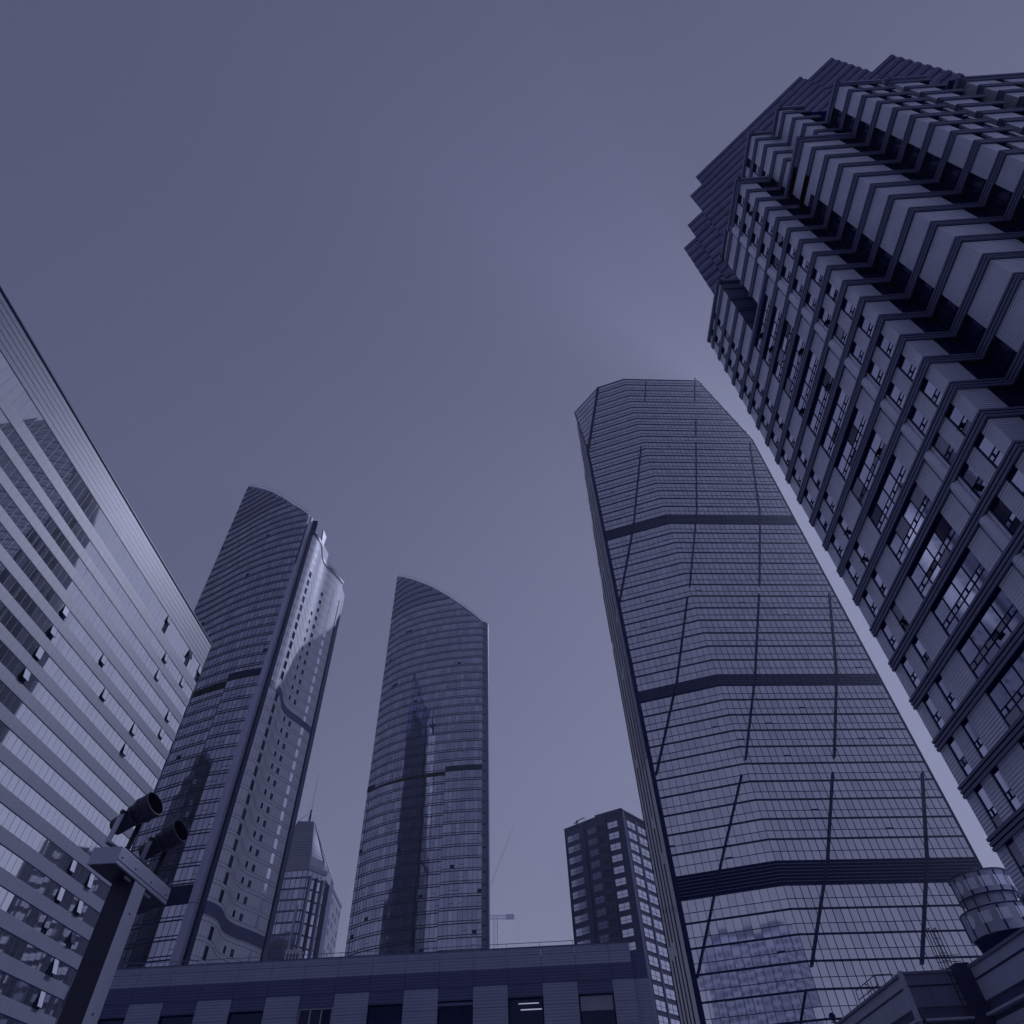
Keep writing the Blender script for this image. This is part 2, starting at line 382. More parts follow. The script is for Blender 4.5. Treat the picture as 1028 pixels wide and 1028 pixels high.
def tower_a():
    k = 166.0
    tab = [(-34.45, 1.197*k), (-33.3, 1.155*k), (-31.9, 1.104*k), (-30.1, 1.056*k), (-28.35, 1.023*k), (-26.78, 1.002*k)]
    path = densify(tab, 1.45)
    t0, t1 = (-34.45, 212.5), (-26.6, 173.0)
    xs0, xs1 = path[0][0], path[-1][0]
    zt_tab = [(-34.4, 1.062*1.197*k), (-33.38, 1.069*1.158*k), (-32.21, 1.072*1.114*k), (-30.6, 1.066*1.068*k), (-28.92, 1.055*1.032*k), (-26.52, 1.034*1.0*k)]
    def ztop(p):
        az = math.degrees(math.atan2(p[0], p[1])); return 1.6+interp(zt_tab, az)
    b = thing('sail_tower', 'curved glass tower with a pale fin and silver wavy side, left of the spire', 'skyscraper', (-88, 165, 0), 'twin curved glass towers')
    seam = min(range(len(path)), key=lambda i: abs(math.degrees(math.atan2(*path[i]))+29.4))
    sail_front(b, path, ztop, 108.2, 3.53, [(108.1, 110.3), (51.2, 54.9)], seam, 108.0, 184, 'a')
    # body behind
    Sx = [(-25.68, 165), (-25.1, 166.3), (-24.6, 168.6), (-24.3, 171.6), (-24.1, 174.6), (-23.75, 177.2), (-23.2, 179.5), (-22.4, 181.8), (-21.6, 184.6), (-21.05, 187.0)]
    sp = densify(Sx, 0.9)
    back = [(-67.5, 181), (-76, 190), (-90, 190), (-104, 182), (-113.5, 167)]
    zS = 164.8
    inset = [(p[0]-0.2, p[1]+1.7) for p in path]
    mb = MB()
    mb.prism(inset+[(-74.3, 153), (-80, 178), (-96, 182), (-112.6, 167)][:], 0.02, lambda p: min(ztop(p), 214)-2.0, 'lowd', 'roof')
    mb.prism([(p[0]-0.5, p[1]+0.25) for p in sp]+[(-68, 181), (-80, 186), (-82, 170), (-74.6, 150.5)], 0.02, zS-0.5, 'lowd', 'roof')
    mb.build('core_wall', b)
    # fin and dark slot
    fin = MB()
    A, B_, C_ = pol(-26.78, 1.002*k), pol(-26.25, 0.996*k), pol(-25.68, 165.0)
    f = Fr(A, B_)
    z = 0.1
    for za, zb, w in ((0.1, 51.0, 1.0), (51.15, 104.0, 0.95), (104.15, 150, 0.75), (150.15, 172.6, 0.42)):
        fin.box(f, f.len*(1-w), f.len, za, zb, -0.6, 0.7, 'fin')
    fin.build('vertical_fin', b)
    f2 = Fr(B_, C_); sl = MB(); sl.box(f2, 0, f2.len, 0.05, 172.6, -2.4, -1.0, 'void')
    for q in range(48): sl.box(f2, 0.1, f2.len-0.05, 3+q*3.53, 3.25+q*3.53, -1.0, -0.9, 'mull')
    sl.build('recess', b)
    # wavy silver side
    cl = MB(); ln = MB(); dk = MB(); dk2 = MB(); dk3 = MB(); FF = [Fr(p, q) for p, q in zip(sp, sp[1:])]
    pit = 3.53; zc = 104.6
    n_f = int(zS/pit)+1
    for i, f in enumerate(FF):
        for q in range(n_f):
            z0 = zc+(q-29)*pit; z1 = min(z0+pit, zS)
            if z1 < 0.3 or z0 >= zS: continue
            z0 = max(z0, 0.2)
            cl.face([f.p(0, z0), f.p(f.len, z0), f.p(f.len, z1), f.p(0, z1)], 'clad')
            ln.box(f, 0, f.len, z0-0.05, z0+0.05, -0.02, 0.03, 'rail')
            ln.box(f, 0, f.len, z0+0.75, z0+0.82, -0.02, 0.03, 'rail')
        ln.box(f, -0.025, 0.025, 0.2, zS, -0.02, 0.02, 'rail')
        dk.box(f, 0, f.len, 104.3, 106.4, 0.02, 0.10, 'lowd'); dk2.box(f, 0, f.len, 49.2, 51.6, 0.02, 0.10, 'lowd')
        dk3.box(f, 0, f.len, zS-0.2, zS+0.9, -0.15, 0.22, 'mull')
    o = cl.build('silver_cladding', b); ln.build('panel_joint', b); dk.build('dark_band', b); dk2.build('dark_band', b); dk3.build('roof_edge', b)
    wins = []
    def cell(az): return min(range(len(FF)), key=lambda i: abs(math.degrees(math.atan2(*FF[i].p(FF[i].len/2, 0)[:2]))-az))
    iA, iB, iC, iD, iE = cell(-24.72), cell(-23.62), cell(-23.0), cell(-21.75), cell(-21.4)
    for q in range(n_f):
        z0 = zc+(q-29)*pit
        if z0 < 2 or z0 > zS-pit: continue
        if 102 < z0 < 106 or 47.5 < z0 < 51: continue
        for ii, dz0, dz1, zmax, s0, s1 in ((iA, 0.75, 3.1, 150, -0.55, 0.98), (iB, 1.2, 2.45, 142, 0.05, 0.95), (iC, 1.1, 2.5, 154, -0.05, 1.05)):
            if z0 > zmax: continue
            f = FF[ii]; gq, fr_ = MB(), MB()
            gq.box(f, f.len*s0, f.len*s1, z0+dz0, z0+dz1, -0.15, 0.07, 'dg')
            fr_.box(f, f.len*s0-0.07, f.len*s1+0.07, z0+dz0-0.08, z0+dz0-0.002, 0.0, 0.08, 'mull')
            wins.append((abs(z0), gq, fr_))
    windows(wins, b)
    pl = MB()  # pale plates paint the reflected highlight on the curved cladding
    for q in range(n_f):
        z0 = zc+(q-29)*pit
        if z0 < 2 or z0 > zS-8: continue
        f = FF[iD]; pl.box(f, -0.1, f.len*1.1, z0+0.95, z0+pit-0.15, 0.03, 0.06, 'aptw')
    pl.build('highlight_strip', b)
    # roof: light stair fin and rail on the wavy side
    rf = MB()
    P0, P1 = pol(-24.7, 172.5), pol(-24.2, 175.5); f = Fr(P0, P1)
    rf.hexa([f.p(f.len*0.6, zS+0.9, 0.1), f.p(f.len*0.75, zS+0.9, 0.1), f.p(f.len*0.75, zS+0.9, -0.3), f.p(f.len*0.6, zS+0.9, -0.3),
             f.p(0, 175.5, 0.1), f.p(f.len*1.1, 175.5, 0.1), f.p(f.len*1.1, 175.5, -0.3), f.p(0, 175.5, -0.3)], 'mull')
    f = Fr(pol(-24.2, 175.5), pol(-23.3, 180.5)); rf.box(f, 0, f.len, zS+0.9, 172, -1.0, -0.4, 'fin')
    rf.build('roof_fin', b)
    rl = MB()
    for i, f in enumerate(FF):
        if math.degrees(math.atan2(*f.p(0, 0)[:2])) < -23.2: continue
        rl.bar(f.p(0, zS+0.9, -0.6), f.p(0, zS+3.0, -0.6), 0.07, 'cap', 4); rl.bar(f.p(0, zS+3.0, -0.6), f.p(f.len, zS+3.0, -0.6), 0.08, 'cap', 4)
        rl.bar(f.p(0, zS+2.0, -0.6), f.p(f.len, zS+2.0, -0.6), 0.06, 'cap', 4)
    rl.build('roof_rail', b)
    ed = MB(); f = Fr(sp[-2], sp[-1]); ed.box(f, f.len, f.len+0.7, 0.1, zS-8, -1.2, 0.15, 'mull'); ed.build('edge_trim', b)
tower_a()

def tower_b():
    tab = [(-15.13, 235), (-14.0, 228.5), (-12.3, 223), (-10.2, 219), (-8.2, 216.6), (-6.5, 215.4), (-5.0, 215)]
    path = densify(tab, 1.45)
    zt_tab = [(-15.12, .912*235), (-13.99, .910*228.5), (-12.48, .903*223.5), (-10.97, .892*220.2), (-9.45, .875*218), (-7.95, .855*216.3), (-6.47, .832*215.4), (-4.89, .803*215)]
    def ztop(p): return 1.6+interp(zt_tab, math.degrees(math.atan2(p[0], p[1])))
    b = thing('sail_tower', 'curved dark glass tower standing alone mid picture, its roof sloping down to the right', 'skyscraper', (-38, 228, 0), 'twin curved glass towers')
    seam = min(range(len(path)), key=lambda i: abs(math.degrees(math.atan2(*path[i]))+8.5))
    sail_front(b, path, ztop, 110.6, 3.6, [(110.5, 112.3)], seam, 110.6, 188, 'b')
    mb = MB(); inset = [(p[0]+0.1, p[1]+1.7) for p in path]
    mb.prism(inset+[(-17.0, 216), (-19, 236), (-34, 250), (-50, 246), (-60.6, 230)], 0.02, lambda p: ztop((p[0], p[1]))-2.0 if p[1] < 235 else min(ztop(p), 180)-2, 'lowd', 'roof')
    mb.build('core_wall', b)
    f = Fr(pol(-5.0, 215), pol(-4.42, 214.6)); fn = MB()
    fn.box(f, 0.05, f.len*0.55, 0.1, 174.2, -1.5, 0.5, 'rail'); fn.box(f, f.len*0.55, f.len, 0.1, 174.2, -1.5, 0.35, 'lowd')
    for q in range(49): fn.box(f, 0.0, f.len*0.6, 1.5+q*3.6, 1.85+q*3.6, 0.4, 0.62, 'mull')
    fn.build('vertical_fin', b)
tower_b()

# ------------------------------------------------------------------ pointed tower with a spire
def spire_tower():
    D = 300.0
    b = thing('spire_tower', 'tower with a pale pointed glass roof and needle mast, half hidden behind curved tower', 'skyscraper', (-100, 285, 0))
    c = pol(-19.6, D)
    a0, a1, a2, a3 = pol(-21.6, 303), pol(-18.88, 297), pol(-17.45, 303), pol(-17.4, 335)
    zt = 106.6
    body = MB(); body.prism([a0, a1, a2, a3, (a0[0], a3[1])], 0.02, zt, 'apt', 'roof'); body.build('body_wall', b)
    gl = MB()
    for (p, q), mk in (((a0, a1), ('tg0', 'tg1', 'tg2')), ((a1, a2), ('wg0', 'tg0', 'tg2'))):
        f = Fr(p, q); n = int(f.len/2.2); w = f.len/n
        for fl in range(26):
            z0 = 3+fl*4.0
            for i in range(n): gl.quad(f, i*w+0.12, (i+1)*w-0.12, z0+0.15, min(z0+3.4, zt), 0.15, random.choice(mk), 0.01)
    gl.build('curtain_wall', b)
    f = Fr(a0, a1); pr = MB(); pr.box(f, f.len-2.2, f.len-1.4, 0.1, zt-14, 0.1, 0.7, 'fin'); f = Fr(a1, a2)
    for s in (0.15, 0.5, 0.85): pr.box(f, f.len*s-0.35, f.len*s+0.35, 0.1, zt-3, 0.1, 0.9, 'cap' if s != 0.5 else 'mull')
    pr.box(f, -0.3, f.len, zt-1.0, zt+0.8, 0.0, 0.6, 'spire'); f = Fr(a0, a1); pr.box(f, 0, f.len, zt-1.0, zt+0.8, 0.0, 0.6, 'spire'); pr.build('pier', b)
    # drum below the pyramid and the pyramid itself, cut off flat
    cr = MB(); n0 = [a0, a1, a2, a3, (a0[0], a3[1])]
    cx, cy = -102.5, 288.0
    lo = [(-111.5, 283.0), pol(-18.88, 298.5), pol(-17.75, 304), (-92.8, 303), (-111.5, 303)]
    zb, zu = 111.2, 127.0
    cr.prism(lo, zt, zb, 'spire'); 
    hi = [pol(-20.4, 303), pol(-19.2, 302), pol(-19.05, 305), (-99.8, 292), (-105.4, 292)]
    nseg = 14
    for k in range(nseg):
        t0, t1 = k/nseg, (k+1)/nseg
        for i in range(5):
            j = (i+1) % 5
            def P(q, t): return (lo[q][0]+(hi[q][0]-lo[q][0])*t, lo[q][1]+(hi[q][1]-lo[q][1])*t, zb+(zu-zb)*t)
            cr.face([P(i, t0), P(j, t0), P(j, t1-0.02), P(i, t1-0.02)], 'spire' if i != 1 else 'roof')  # right slope darker and matt, its sun glint toned down by colour
            cr.face([P(i, t1-0.02), P(j, t1-0.02), P(j, t1), P(i, t1)], 'rail')
    cr.face([(p[0], p[1], zu) for p in hi], 'roof')
    for i in (0, 1, 2): cr.bar((*lo[i], zb), (*hi[i], zu), 0.28, 'spire', 5)
    cr.build('pyramid_roof', b)
    ms = MB(); mx, my = pol(-19.55, 306)
    for i in (0, 1, 2, 4): ms.bar((*hi[i], zu), (mx, my, 133), 0.13, 'crane', 4)
    ms.bar((mx, my, zu-2), (mx, my, 133.5), 0.45, 'mull', 6); ms.bar((mx, my, 133.5), (mx, my, 150.5), 0.22, 'crane', 6, 0.1)
    # the braced frame down the right side
    ms.bar((*hi[2], zu), (*pol(-17.2, 306), 108), 0.18, 'cap', 4)
    ms.build('mast', b)
    # pale residential wing with a stepped top, to the right
    w0, w1 = pol(-17.25, 318), pol(-15.9, 352)
    f = Fr(w0, w1); wg = MB()
    wg.prism([w0, w1, (w1[0]-14, w1[1]+4), (w0[0]-10, w0[1]+8)], 0.02, 109, 'spire', 'roof'); wg.build('side_wing', b)
    ws = []
    n = 6
    for fl in range(24):
        for i in range(n):
            z0 = 108-3.9*(fl+1)
            if z0 < 2: continue
            q = MB(); s = f.len*(i+0.25)/n; q.box(f, s, s+f.len/n*0.5, z0, z0+2.4, -0.1, 0.06, 'dg' if (i+fl) % 3 else 'tg1'); ws.append((108-z0, q, None))
    windows(ws, b, cap=60)
    wc = MB(); wc.box(f, -0.2, f.len*0.2, 0.1, 110.5, 0.05, 1.2, 'apt'); wc.box(f, 0, f.len, 109, 110.2, -0.5, 0.3, 'cap'); wc.build('dark_pier', b)
spire_tower()

# ------------------------------------------------------------------ small apartment tower
def apartment():
    b = thing('apartment_tower', 'small dark apartment tower with square pale windows, tucked beside the faceted tower', 'apartment block', (18, 207, 0))
    P = [pol(2.1, 214.5), pol(4.85, 207.5), pol(7.18, 204), pol(9.9, 222)]
    zt = 88.4
    def body(c): mb.prism(c, 0.02, zt, 'apt', 'roof')
    mb = MB(); q = P+[(P[3][0]-10, P[3][1]+16), (P[0][0]+2, P[0][1]+16)]; body(q)
    f2 = Fr(P[2], P[3]); mb.build('body_wall', b)
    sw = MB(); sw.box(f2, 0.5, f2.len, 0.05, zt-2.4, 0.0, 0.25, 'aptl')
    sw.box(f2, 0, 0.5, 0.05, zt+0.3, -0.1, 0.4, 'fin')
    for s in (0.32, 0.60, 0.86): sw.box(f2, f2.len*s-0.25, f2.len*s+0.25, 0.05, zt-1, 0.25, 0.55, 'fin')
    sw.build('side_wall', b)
    wins = []; pit = 3.2
    def cells(f, spans, d, mk='aptw', th=1.75):
        for k in range(26):
            z0 = zt-2.2-th-pit*k+0.0
            if z0 < 3: break
            for a, c in spans:
                g_, fr = MB(), MB(); s0, s1 = f.len*a, f.len*c
                g_.quad(f, s0, s1, z0, z0+th, d+0.03, mk, 0.01)
                for s in (s0, (s0+s1)/2-0.04, s1-0.08): fr.box(f, s, s+0.08, z0, z0+th, d-0.05, d+0.08, 'apt')
                fr.box(f, s0, s1, z0+th*0.42, z0+th*0.42+0.07, d-0.05, d+0.07, 'apt')
                fr.box(f, s0-0.1, s1+0.1, z0-0.12, z0-0.002, d-0.05, d+0.16, 'apt')
                wins.append((abs(z0-68), g_, fr))
    f0 = Fr(P[0], P[1]); f1 = Fr(P[1], P[2])
    cells(f0, ((0.06, 0.46), (0.70, 0.97)), 0.0)
    cells(f1, ((0.40, 0.78),), 0.0)
    cells(f1, ((0.02, 0.28),), -0.02, 'dg')
    cells(f2, ((0.06, 0.29), (0.35, 0.575), (0.625, 0.84), (0.88, 0.98)), 0.27, 'aptw', 2.1)
    pi_ = MB(); pi_.box(f0, f0.len*0.52, f0.len*0.62, 0.1, zt+0.25, 0.0, 0.5, 'apt'); pi_.box(f0, 0.0, 0.25, 0.1, zt, 0, 0.3, 'apt')
    pi_.box(f1, f1.len*0.30, f1.len*0.35, 0.1, zt+0.5, 0.0, 0.5, 'apt'); pi_.build('pier', b)
    windows(wins, b)
    pc = MB()
    for f, h in ((f0, 0.6), (f1, 1.1), (f2, 0.7)): pc.box(f, -0.1, f.len, zt, zt+h, -0.6, 0.25, 'apt')
    pc.build('parapet', b)
    d = MB(); x, y = pol(3.2, 213.5); d.bar((x, y, zt), (x, y, zt+2.6), 0.22, 'mull', 5); d.bar((x-1.0, y, zt+1.6), (x+0.4, y, zt+2.4), 0.16, 'mull', 5); d.bar((x, y, zt+2.4), (x+2.6, y, zt+3.4), 0.14, 'mull', 5); d.bar((x+2.6, y, zt+3.4), (x+2.6, y, zt+2.4), 0.05, 'mull', 4)
    tag(d.build('roof_davit', loc=(x, y, zt)), 'small dark davit arm on the roof of the apartment tower', 'davit')
apartment()

# ------------------------------------------------------------------ faceted tower
def faceted():
    PB = pol(18.35, 133.0)
    def hit(az, p, dirz):  # ray from the camera plan point with a vertical plane
        a = R(az); dx, dy = sin(a), cos(a); ux, uy = sin(R(dirz)), cos(R(dirz))
        # d*(dx,dy) = p + s*(ux,uy)
        det = dx*(-uy)+dy*ux; d = (p[0]*(-uy)+p[1]*ux)/det; s = (dx*p[1]-dy*p[0])/det
        return d, s
    dL, sL = hit(10.42, PB, 106.8); dR, sR = hit(31.36, PB, 84.6)
    PL = pol(10.42, dL); PR = pol(31.36, dR)
    FL, FR = Fr(PL, PB), Fr(PB, PR)
    zt = 216.0
    Ct = pol(9.57, 213.4/1.51)
    PK = pol(8.9, 150.5)        # rear corner of the narrow left side
    # roof corners cut by sloping facets
    dA, _ = hit(14.06, PB, 106.8); A = pol(14.06, dA); dC, _ = hit(28.6, PB, 84.6); Cc = pol(28.6, dC)
    zLc, zRc = 179.5, 177.5
    b = thing('faceted_tower', 'tallest dark glass tower with sliced top corners, three black belts and slanted fins', 'skyscraper', (55, 140, 0))
    sA = hypot(A[0]-PL[0], A[1]-PL[1]); sC = hypot(Cc[0]-PB[0], Cc[1]-PB[1])
    topL = lambda s: min(zt, zLc+(zt-zLc)*s/sA); topR = lambda s: min(zt, zt-(zt-zRc)*(s-sC)/(FR.len-sC)) if s > sC else zt
    belts = [(135.4, 139.3), (82.1, 85.0), (41.6, 45.6)]
    # body
    PRb = (PR[0]+6, PR[1]+36); PLb = (PK[0]+8, PK[1]+24)
    mb = MB()
    ins = lambda f, s: f.p(s, 0, -0.25)[:2]
    poly = [ins(FL, 0.15), ins(FL, sA), ins(FL, FL.len), ins(FR, sC), ins(FR, FR.len-0.2), PRb, PLb, (PK[0]+0.35, PK[1])]
    poly.append((Ct[0]+0.35, Ct[1])); tops = [zLc-0.6, zt-0.4, zt-0.4, zt-0.4, zRc-0.6, zRc-0.6, 128, 130, zt-2]
    zz = {i: t for i, t in enumerate(tops)}; idx = {p: i for i, p in enumerate(poly)}
    i0 = len(mb.v); n = len(poly); mb.v.extend([(p[0], p[1], 0.02) for p in poly]); mb.v.extend([(p[0], p[1], tops[i]) for i, p in enumerate(poly)])
    for a in range(n):
        c = (a+1) % n; mb.f.append((i0+a, i0+c, i0+n+c, i0+n+a)); mb.mi.append(mb.mat('mull'))
    mb.f.append(tuple(i0+n+a for a in (1, 2, 3))); mb.mi.append(mb.mat('roof'))
    for tri in ((1, 3, 8), (3, 6, 8), (6, 7, 8), (3, 4, 5), (3, 5, 6), (0, 1, 8)): mb.f.append(tuple(i0+n+a for a in tri)); mb.mi.append(mb.mat('roof'))
    mb.build('core_wall', b)
    gl = MB(); mu = MB()
    fl_z = []
    for za, zb, k in ((0.2, 41.6, 11), (45.6, 82.1, 10), (85.0, 135.4, 13), (139.3, 196.5, 16)):
        fl_z += [(za+(zb-za)*i/k, za+(zb-za)*(i+1)/k) for i in range(k)]
    fl_z += [(196.5+3.9*i, min(zt, 196.5+3.9*(i+1))) for i in range(5)]
    for F, top, nn in ((FL, topL, 13), (FR, topR, 26)):
        w = F.len/nn
        for z0, z1 in fl_z:
            zm = z0+(z1-z0)*0.42
            for i in range(nn):
                s0, s1 = i*w, (i+1)*w; t0, t1 = top(s0), top(s1)
                if max(t0, t1) <= z0: continue
                for a, c in ((z0, zm), (zm, z1)):
                    ca, cb = min(c, t0), min(c, t1)
                    if ca <= a and cb <= a: continue
                    ca, cb = max(ca, a), max(cb, a)
                    j = random.choice((0.004, 0.006, 0.012)); x, y, e = [random.uniform(-j, j) for _ in range(3)]
                    k = 'fg%d' % random.choice((0, 0, 0, 1, 2))
                    gl.face([F.p(s0, a, x), F.p(s1, a, y), F.p(s1, cb, y+e-x), F.p(s0, ca, e)], k)
                if random.random() < 0.02 and t0 > z1 and t1 > z1: gl.box(F, s0+0.1, s1-0.1, zm+0.05, zm+0.22, -0.02, 0.10, 'void')
                mu.box(F, s0-0.04, s0+0.04, z0, max(z0+0.01, min(z1, t0)), -0.05, 0.07, 'mull')
            # floor lines, clipped by the sloping corner
            a0 = 0.0; a1 = F.len
            if F is FL and z1 > zLc: a0 = sA*(z1-zLc)/(zt-zLc)
            if F is FR and z1 > zRc: a1 = FR.len-(FR.len-sC)*(z1-zRc)/(zt-zRc)
            if a1-a0 > 0.5:
                mu.box(F, a0, a1, z1-0.13, z1+0.13, -0.1, 0.16, 'mull')
                if zm < zt: mu.box(F, max(0, a0), a1, zm-0.04, zm+0.04, -0.05, 0.08, 'mull')
    gl.build('curtain_wall', b); mu.build('mullion', b)
    for za, zb in belts:
        m = MB()
        for F in (FL, FR):
            m.box(F, 0.0, F.len, za, zb, -0.35, 0.02, 'void')
            nn = int(F.len/1.45); 
            for i in range(nn): m.box(F, F.len*(i+0.5)/nn-0.06, F.len*(i+0.5)/nn+0.06, za, zb, 0.02, 0.12, 'mull')
            for q in range(1, 7): m.box(F, 0.0, F.len, za+(zb-za)*q/7-0.05, za+(zb-za)*q/7+0.05, 0.02, 0.09, 'lowd')
        m.build('dark_belt', b)
    # bevel facets at the top corners
    def hz(az, z): return pol(az, (z-1.6)/1)
    bv = MB()
    A3 = (*FL.p(sA, 0)[:2], zt); B3 = (*PL, zLc); C3 = (*Ct, zt-0.5)
    def tri_facet(A3, B3, C3, nrow):
        for i in range(nrow):
            t0, t1 = i/nrow, (i+1)/nrow
            P = lambda a, c, t: tuple(a[k]+(c[k]-a[k])*t for k in range(3))
            p0, p1 = P(B3, A3, t0), P(B3, C3, t0); q0, q1 = P(B3, A3, t1), P(B3, C3, t1)
            ncol = max(1, i+1)
            for j in range(ncol):
                f0, f1 = j/ncol, (j+1)/ncol; g_ = 0.06
                bv.face([P(p0, p1, f0), P(p0, p1, f1), P(q0, q1, f1), P(q0, q1, f0)] if i else [p0, P(q0, q1, f1), P(q0, q1, f0)], 'fg%d' % random.choice((0, 1)))
            bv.bar(q0, q1, 0.14, 'mull', 4)
            if i % 3 == 0: bv.bar(P(q0, q1, 0.5), P(A3, C3, 0.5), 0.07, 'mull', 4)
    tri_facet(A3, B3, C3, 10)
    bv.bar(A3, B3, 0.55, 'mull', 4); bv.bar(A3, C3, 0.2, 'mull', 4); bv.bar(B3, C3, 0.25, 'mull', 4)
    bv.build('corner_bevel', b); bv.__init__()
    D3 = (*FR.p(sC, 0)[:2], zt); E3 = (*PR, zRc); G3 = (PR[0]+2.0, PR[1]+12, zt-1)
    tri_facet(D3, E3, G3, 10); bv.bar(D3, E3, 0.2, 'mull', 4)
    bv.build('corner_bevel', b)
    # narrow left side: pale strips paint its grazing reflection, between dark verticals
    FS = Fr(PK, PL); sd_ = MB()
    sC3 = hypot(Ct[0]-PK[0], Ct[1]-PK[1])
    ztop_s = lambda s: zLc+(C3[2]-zLc)*(FS.len-s)/(FS.len-sC3) if s > sC3 else 132+(C3[2]-132)*s/sC3
    n = 6
    n = 12
    for i in range(n):
        s0, s1 = FS.len*i/n, FS.len*(i+1)/n
        za = 0.1
        while za < 213:
            t0, t1 = ztop_s(s0), ztop_s(s1)
            if za >= max(t0, t1): break
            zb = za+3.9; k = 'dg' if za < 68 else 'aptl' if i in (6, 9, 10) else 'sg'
            x, y = random.uniform(-.004, .004), random.uniform(-.004, .004)
            sd_.face([FS.p(s0, za, x), FS.p(s1, za, y), FS.p(s1, max(za, min(zb, t1)), y), FS.p(s0, max(za, min(zb, t0)), x)], k)
            za = zb
    n = 6
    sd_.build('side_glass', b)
    sv = MB()
    for i, wd in ((0, 0.25), (1, 0.3), (2, 0.35), (3, 0.25), (4, 0.4), (6, 0.9)):
        s = FS.len*i/n; 
        zlo = 0.1
        while zlo < ztop_s(s)-4:
            zhi = min(zlo+random.choice((38, 52, 60)), ztop_s(s))
            sv.box(FS, s-wd/2, s+wd/2, zlo, zhi-2.2 if i != 6 else zhi, -0.3, 0.09, 'mull'); zlo = zhi
    sv.build('side_fin', b)
    tr = MB(); tr.box(FL, -0.45, 0.35, 0.1, zLc, -0.3, 0.35, 'mull'); tr.box(FR, FR.len-0.2, FR.len+0.2, 0.1, zRc, -0.3, 0.15, 'mull')
    tr.box(FL, sA, FL.len, zt-0.1, zt+0.3, -0.5, 0.1, 'cap'); tr.box(FR, 0, sC, zt-0.1, zt+0.3, -0.5, 0.1, 'cap'); tr.build('edge_trim', b)
    # slanted fins
    segs = [[(21.53,1.556),(20.441,1.476)],[(19.006,1.368),(18.169,1.319)],[(17.857,1.29),(14.135,1.027),(10.568,.827)],[(28.353,1.476),(27.059,1.388)],[(26.082,1.311),(25.249,1.254)],[(24.971,1.233),(21.866,1.011),(18.452,.826)],[(30.906,1.151),(28.325,.941),(25.258,.779)],[(17.836,.801),(14.534,.632),(10.67,.475)],[(24.865,.76),(21.705,.607),(18.524,.474)],[(30.935,.712),(28.345,.569),(25.365,.447)],[(17.811,.452),(14.231,.336),(10.641,.212)],[(24.787,.427),(22.066,.322),(18.511,.21)],[(30.819,.397),(28.482,.3),(25.319,.197)],[(17.624,.186),(15.5,.12)],[(24.3,.186),(22.5,.12)]]
    for sg in segs:
        pts = []
        for az, t in sg:
            F = FR if az > 18.35 else FL
            d, s = hit(az, PB, 84.6 if F is FR else 106.8)
            pts.append((F, s if F is FR else FL.len+s, 1.6+t*d))
        m = MB()
        for (F, s, z), (G, s2, z2) in zip(pts, pts[1:]):
            if F is not G: continue
            m.bar(F.p(s, z, 0.25), F.p(s2, z2, 0.25), 0.26, 'mull', 4)
        if m.f: m.build('slanted_fin', b)
    # crossing of the bend: short links
faceted()

